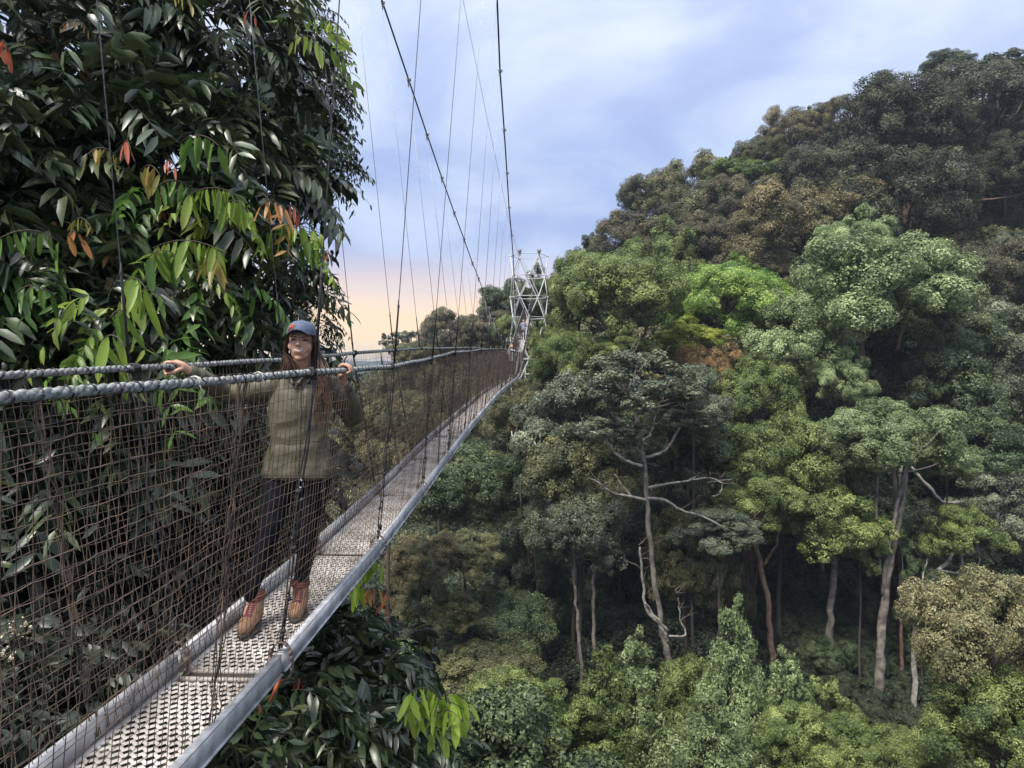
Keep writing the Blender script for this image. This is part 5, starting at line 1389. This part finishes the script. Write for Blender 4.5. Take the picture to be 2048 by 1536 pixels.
line_on([(596 - .03 * (y - 770), y) for y in range(772, 950, 6)], .0016, 'seam', jd)
line_on([(x, 882 + 5 * math.sin((x - 525) * .03)) for x in range(530, 664, 4)], .0020, 'seam', jd)
line_on([(x, 955 - .0 * x) for x in range(524, 668, 4)], .0020, 'seam', jd, .002)
line_on([(648 + .4 * (y - 905) * .6, y) for y in range(900, 950, 5)], .0018, 'seam', jd)
line_on([(545 - .2 * (y - 905), y) for y in range(900, 945, 5)], .0018, 'seam', jd)
# collar leaves and the dark shirt showing in the neck opening
mb = MB()
for s_ in (-1, 1):
    q = [neck + Vector((s_ * .052, .035, .012)), neck + Vector((s_ * .058, -.020, -.004)), neck + Vector((s_ * .040, -.062, -.030)), neck + Vector((s_ * .012, -.098, -.075))]
    q = smooth_line(q, 4); mb.tube(q, np.linspace(.015, .010, len(q)), 8)
wrel(link('collar', mb.mesh('collar'), jackm, woman))
mb = MB(); V = [neck + Vector((-.040, -.060, -.020)), neck + Vector((.040, -.060, -.020)), neck + Vector((.0, -.102, -.095)), neck + Vector((0, -.070, -.03))]
mb.add(V, (), [(0, 2, 3), (3, 2, 1)]); mb.tube([V[0], V[3], V[1]], .010, 6); wrel(link('shirt', mb.mesh('shirt'), shirtm, woman))
# drawstring loops at the hem
mb = MB(); c = wp(601, 967, 3.955)
for k in range(2):
    mb.tube([c + Vector((math.cos(t) * (.011 + .004 * k), .006 * k, math.sin(t) * .022 - .004 * k)) for t in np.linspace(0, 6.283, 15)], .0022, 5, caps=False)
mb.tube([c + Vector((0, .0, .02)), c + Vector((-.006, .005, .045))], .003, 5)
wrel(link('drawstring', mb.mesh('drawstring'), simple('cord_pale', (.5, .5, .5), (.65, .65, .65), rough=.6), woman))
# leggings
mb = MB()
loft(mb, [(hm + Vector((0, 0, .10)), .150, .100), (hm + Vector((0, 0, -.02)), .168, .108), (hm + Vector((0, 0, -.075)), .140, .095)], 22)
limb(mb, [hipR + Vector((-.008, 0, 0)), hipR.lerp(kR, .45), kR, kR.lerp(aR, .4) + Vector((0, .012, 0)), aR, aR + Vector((0, .01, -.05))], [.094, .082, .060, .056, .041, .038], 16)
limb(mb, [hipL + Vector((.008, 0, 0)), hipL.lerp(kL, .45), kL, kL.lerp(aL, .4) + Vector((0, .012, 0)), aL, aL + Vector((0, .01, -.05))], [.094, .082, .060, .056, .041, .038], 16)
blob('leggings', mb, .008, leggm, woman, 3, wr_noise(16, .003))
# boots
def boot(ank, toe, heel):
    d = (toe - heel); d.z = 0; L = d.length; d.normalize(); sdv = Vector((d.y, -d.x, 0))
    fl = FZ
    def q(a, s, z): return Vector((heel.x, heel.y, fl)) + d * a + sdv * s + Vector((0, 0, z))
    yaw = math.atan2(d.x, -d.y)
    mb = MB()
    limb(mb, [q(.045, 0, .16), q(.055, 0, .10), q(.055, 0, .06)], [.046, .048, .046], 16)
    limb(mb, [q(.04, 0, .055), q(.12, 0, .062), q(.18, .002, .055), q(.235, 0, .046)], [.040, .044, .044, .037], 16)
    limb(mb, [q(.07, 0, .115), q(.14, 0, .080)], [.036, .036], 12)
    b = blob('boot', mb, .0055, bootm, woman, 3)
    co = np.empty(len(b.data.vertices) * 3); b.data.vertices.foreach_get('co', co); co = co.reshape(-1, 3); co[:, 2] = np.maximum(co[:, 2], fl + .022); b.data.vertices.foreach_set('co', co.ravel())
    # sole
    mb = MB(); n = 26
    prof = [(math.cos(t), math.sin(t)) for t in np.linspace(0, 2 * math.pi, n, endpoint=False)]
    V = []
    for z in (0, .024):
        for cx_, sy_ in prof:
            a = .130 + cx_ * .148; w = .050 * (1 - .12 * math.cos(a / .28 * 6.28)) ; V.append(q(a, sy_ * w * (1 - .10 * (cx_ < 0)), z))
    Q = [(i, (i + 1) % n, n + (i + 1) % n, n + i) for i in range(n)]; T = [(n, n + i, n + i + 1) for i in range(1, n - 1)] + [(0, i + 1, i) for i in range(1, n - 1)]
    mb.add(V, Q, T); s = link('sole', mb.mesh('sole', False), solem, b)
    mb = MB()
    for z, r in ((.182, .042), (.168, .045), (.154, .045)):
        mb.tube([q(.050 + math.cos(t) * r, math.sin(t) * r * .95, z) for t in np.linspace(0, 6.283, 17)], .0115, 8, caps=False)
    link('boot_collar', mb.mesh('boot_collar'), collm, b)
    bb_ = BVHTree.FromPolygons([Vector(c) for c in co], [tuple(p.vertices) for p in b.data.polygons])
    mb = MB(); prev = None
    for i in range(7):
        a = .105 + .014 * i; 
        for s_ in (-1, 1):
            row = []
            for t in np.linspace(-1, 1, 7):
                o_ = q(a + (.006 * s_ * t), .021 * t, .25); h = bb_.ray_cast(o_, Vector((0, 0, -1)))
                if h[0] is not None: row.append(h[0] + Vector((0, 0, .002)))
            if len(row) > 2: mb.tube(row, .0026, 5)
    link('lace', mb.mesh('lace'), lacem, b)
    for ch in b.children: ch.matrix_parent_inverse = b.matrix_parent_inverse.copy() @ Matrix.Identity(4) if False else Matrix.Identity(4)
    return b
boot(aR, Vector((-1.432, 3.80, FZ)), Vector((-1.440, 4.03, FZ)))
boot(aL, Vector((-1.232, 4.045, FZ)), Vector((-1.262, 4.27, FZ)))

# two walkers far down the bridge
def walker(label, X, Y, top, legs, hair, h=1.68, face=1):
    fl = float(zbs(Y)) - .07; c = W(X, Y, fl); r = thing('person', label, 'person', c)
    mb = MB(); s = h / 1.7
    def q(x, y, z): return c + Vector((x, y * face, z)) * s
    limb(mb, [q(0, 0, 1.5), q(0, 0, 1.42)], [.05, .055]); mb.ball(q(0, -.02, 1.58), 1, 12, 10, (.075 * s, .09 * s, .115 * s)); mb.ball(q(0, -.115, 1.57), .014, 6, 5)
    loft(mb, [(q(0, 0, 1.44), .10, .07), (q(0, 0, 1.36), .19, .10), (q(0, 0, 1.1), .15, .10), (q(0, 0, .92), .16, .11), (q(0, 0, .84), .13, .09)])
    for sx in (-1, 1):
        limb(mb, [q(sx * .18, 0, 1.36), q(sx * .24, .05, 1.12), q(sx * .30, -.12, 1.16), q(sx * .34, -.17, 1.17)], [.05, .04, .03, .032])
        limb(mb, [q(sx * .08, 0, .86), q(sx * .09, -.06 * sx, .48), q(sx * .09, .06 * sx, .07), q(sx * .09, .06 * sx - .12, .04)], [.085, .055, .04, .035])
    b = blob('body', mb, .014, skin, r, 2)
    def cloth(name, z0, z1, m, fat):
        co = [v.co.copy() + v.normal * fat for v in b.data.vertices]
        keep = [p.vertices[:] for p in b.data.polygons if all(z0 < (b.data.vertices[i].co.z - c.z) / s < z1 for i in p.vertices) and all(abs(b.data.vertices[i].co.x - c.x) < .31 * s for i in p.vertices)]
        me = bpy.data.meshes.new(name); me.from_pydata(co, [], keep); o = link(name, me, m, r); o.matrix_parent_inverse = Matrix.Translation(-r.location)
    cloth('shirt', .82, 1.46, top, .012); cloth('trousers', .08, .88, legs, .010)
    mb = MB(); mb.ball(q(0, .01, 1.61), 1, 12, 10, (.088 * s, .10 * s, .11 * s)); mb.ball(q(0, .06, 1.50), 1, 10, 8, (.07, .05, .13))
    o = link('hair', mb.mesh('hair'), hair, r); o.matrix_parent_inverse = Matrix.Translation(-r.location)
wt = simple('shirt_white', (.38, .38, .38), (.5, .5, .5), rough=.8); bl = simple('hair_blond', (.42, .26, .13), (.6, .42, .24), scale=30, rough=.6)
lav = simple('shirt_lavender', (.20, .20, .27), (.30, .29, .36), rough=.8); jn = simple('trousers_dark', (.03, .03, .04), (.06, .06, .08), rough=.8)
walker('fair-haired walker in a white top just above the rope where the bridge rises', -1.60, 36.5, wt, jn, bl, 1.66)
walker('walker in a greyish shirt climbing the steep end of the bridge to the tower', -1.50, 56.0, lav, jn, hairm, 1.6)

# ------------------------------------------------------------------ air
hm_ = bpy.data.materials.new('air'); hm_.use_nodes = True; t = hm_.node_tree
for n in list(t.nodes): t.nodes.remove(n)
ho = N(t, 'ShaderNodeOutputMaterial'); pv = N(t, 'ShaderNodeVolumePrincipled')
pv.inputs['Color'].default_value = (.74, .82, .95, 1); pv.inputs['Density'].default_value = .0003; pv.inputs['Anisotropy'].default_value = .2
lk(t, pv.outputs[0], ho.inputs['Volume'])
mb = MB(); mb.box((0, 0, 8), (4300, 4300, 78)); hz = link('haze', mb.mesh('haze', False), hm_, kind='stuff')
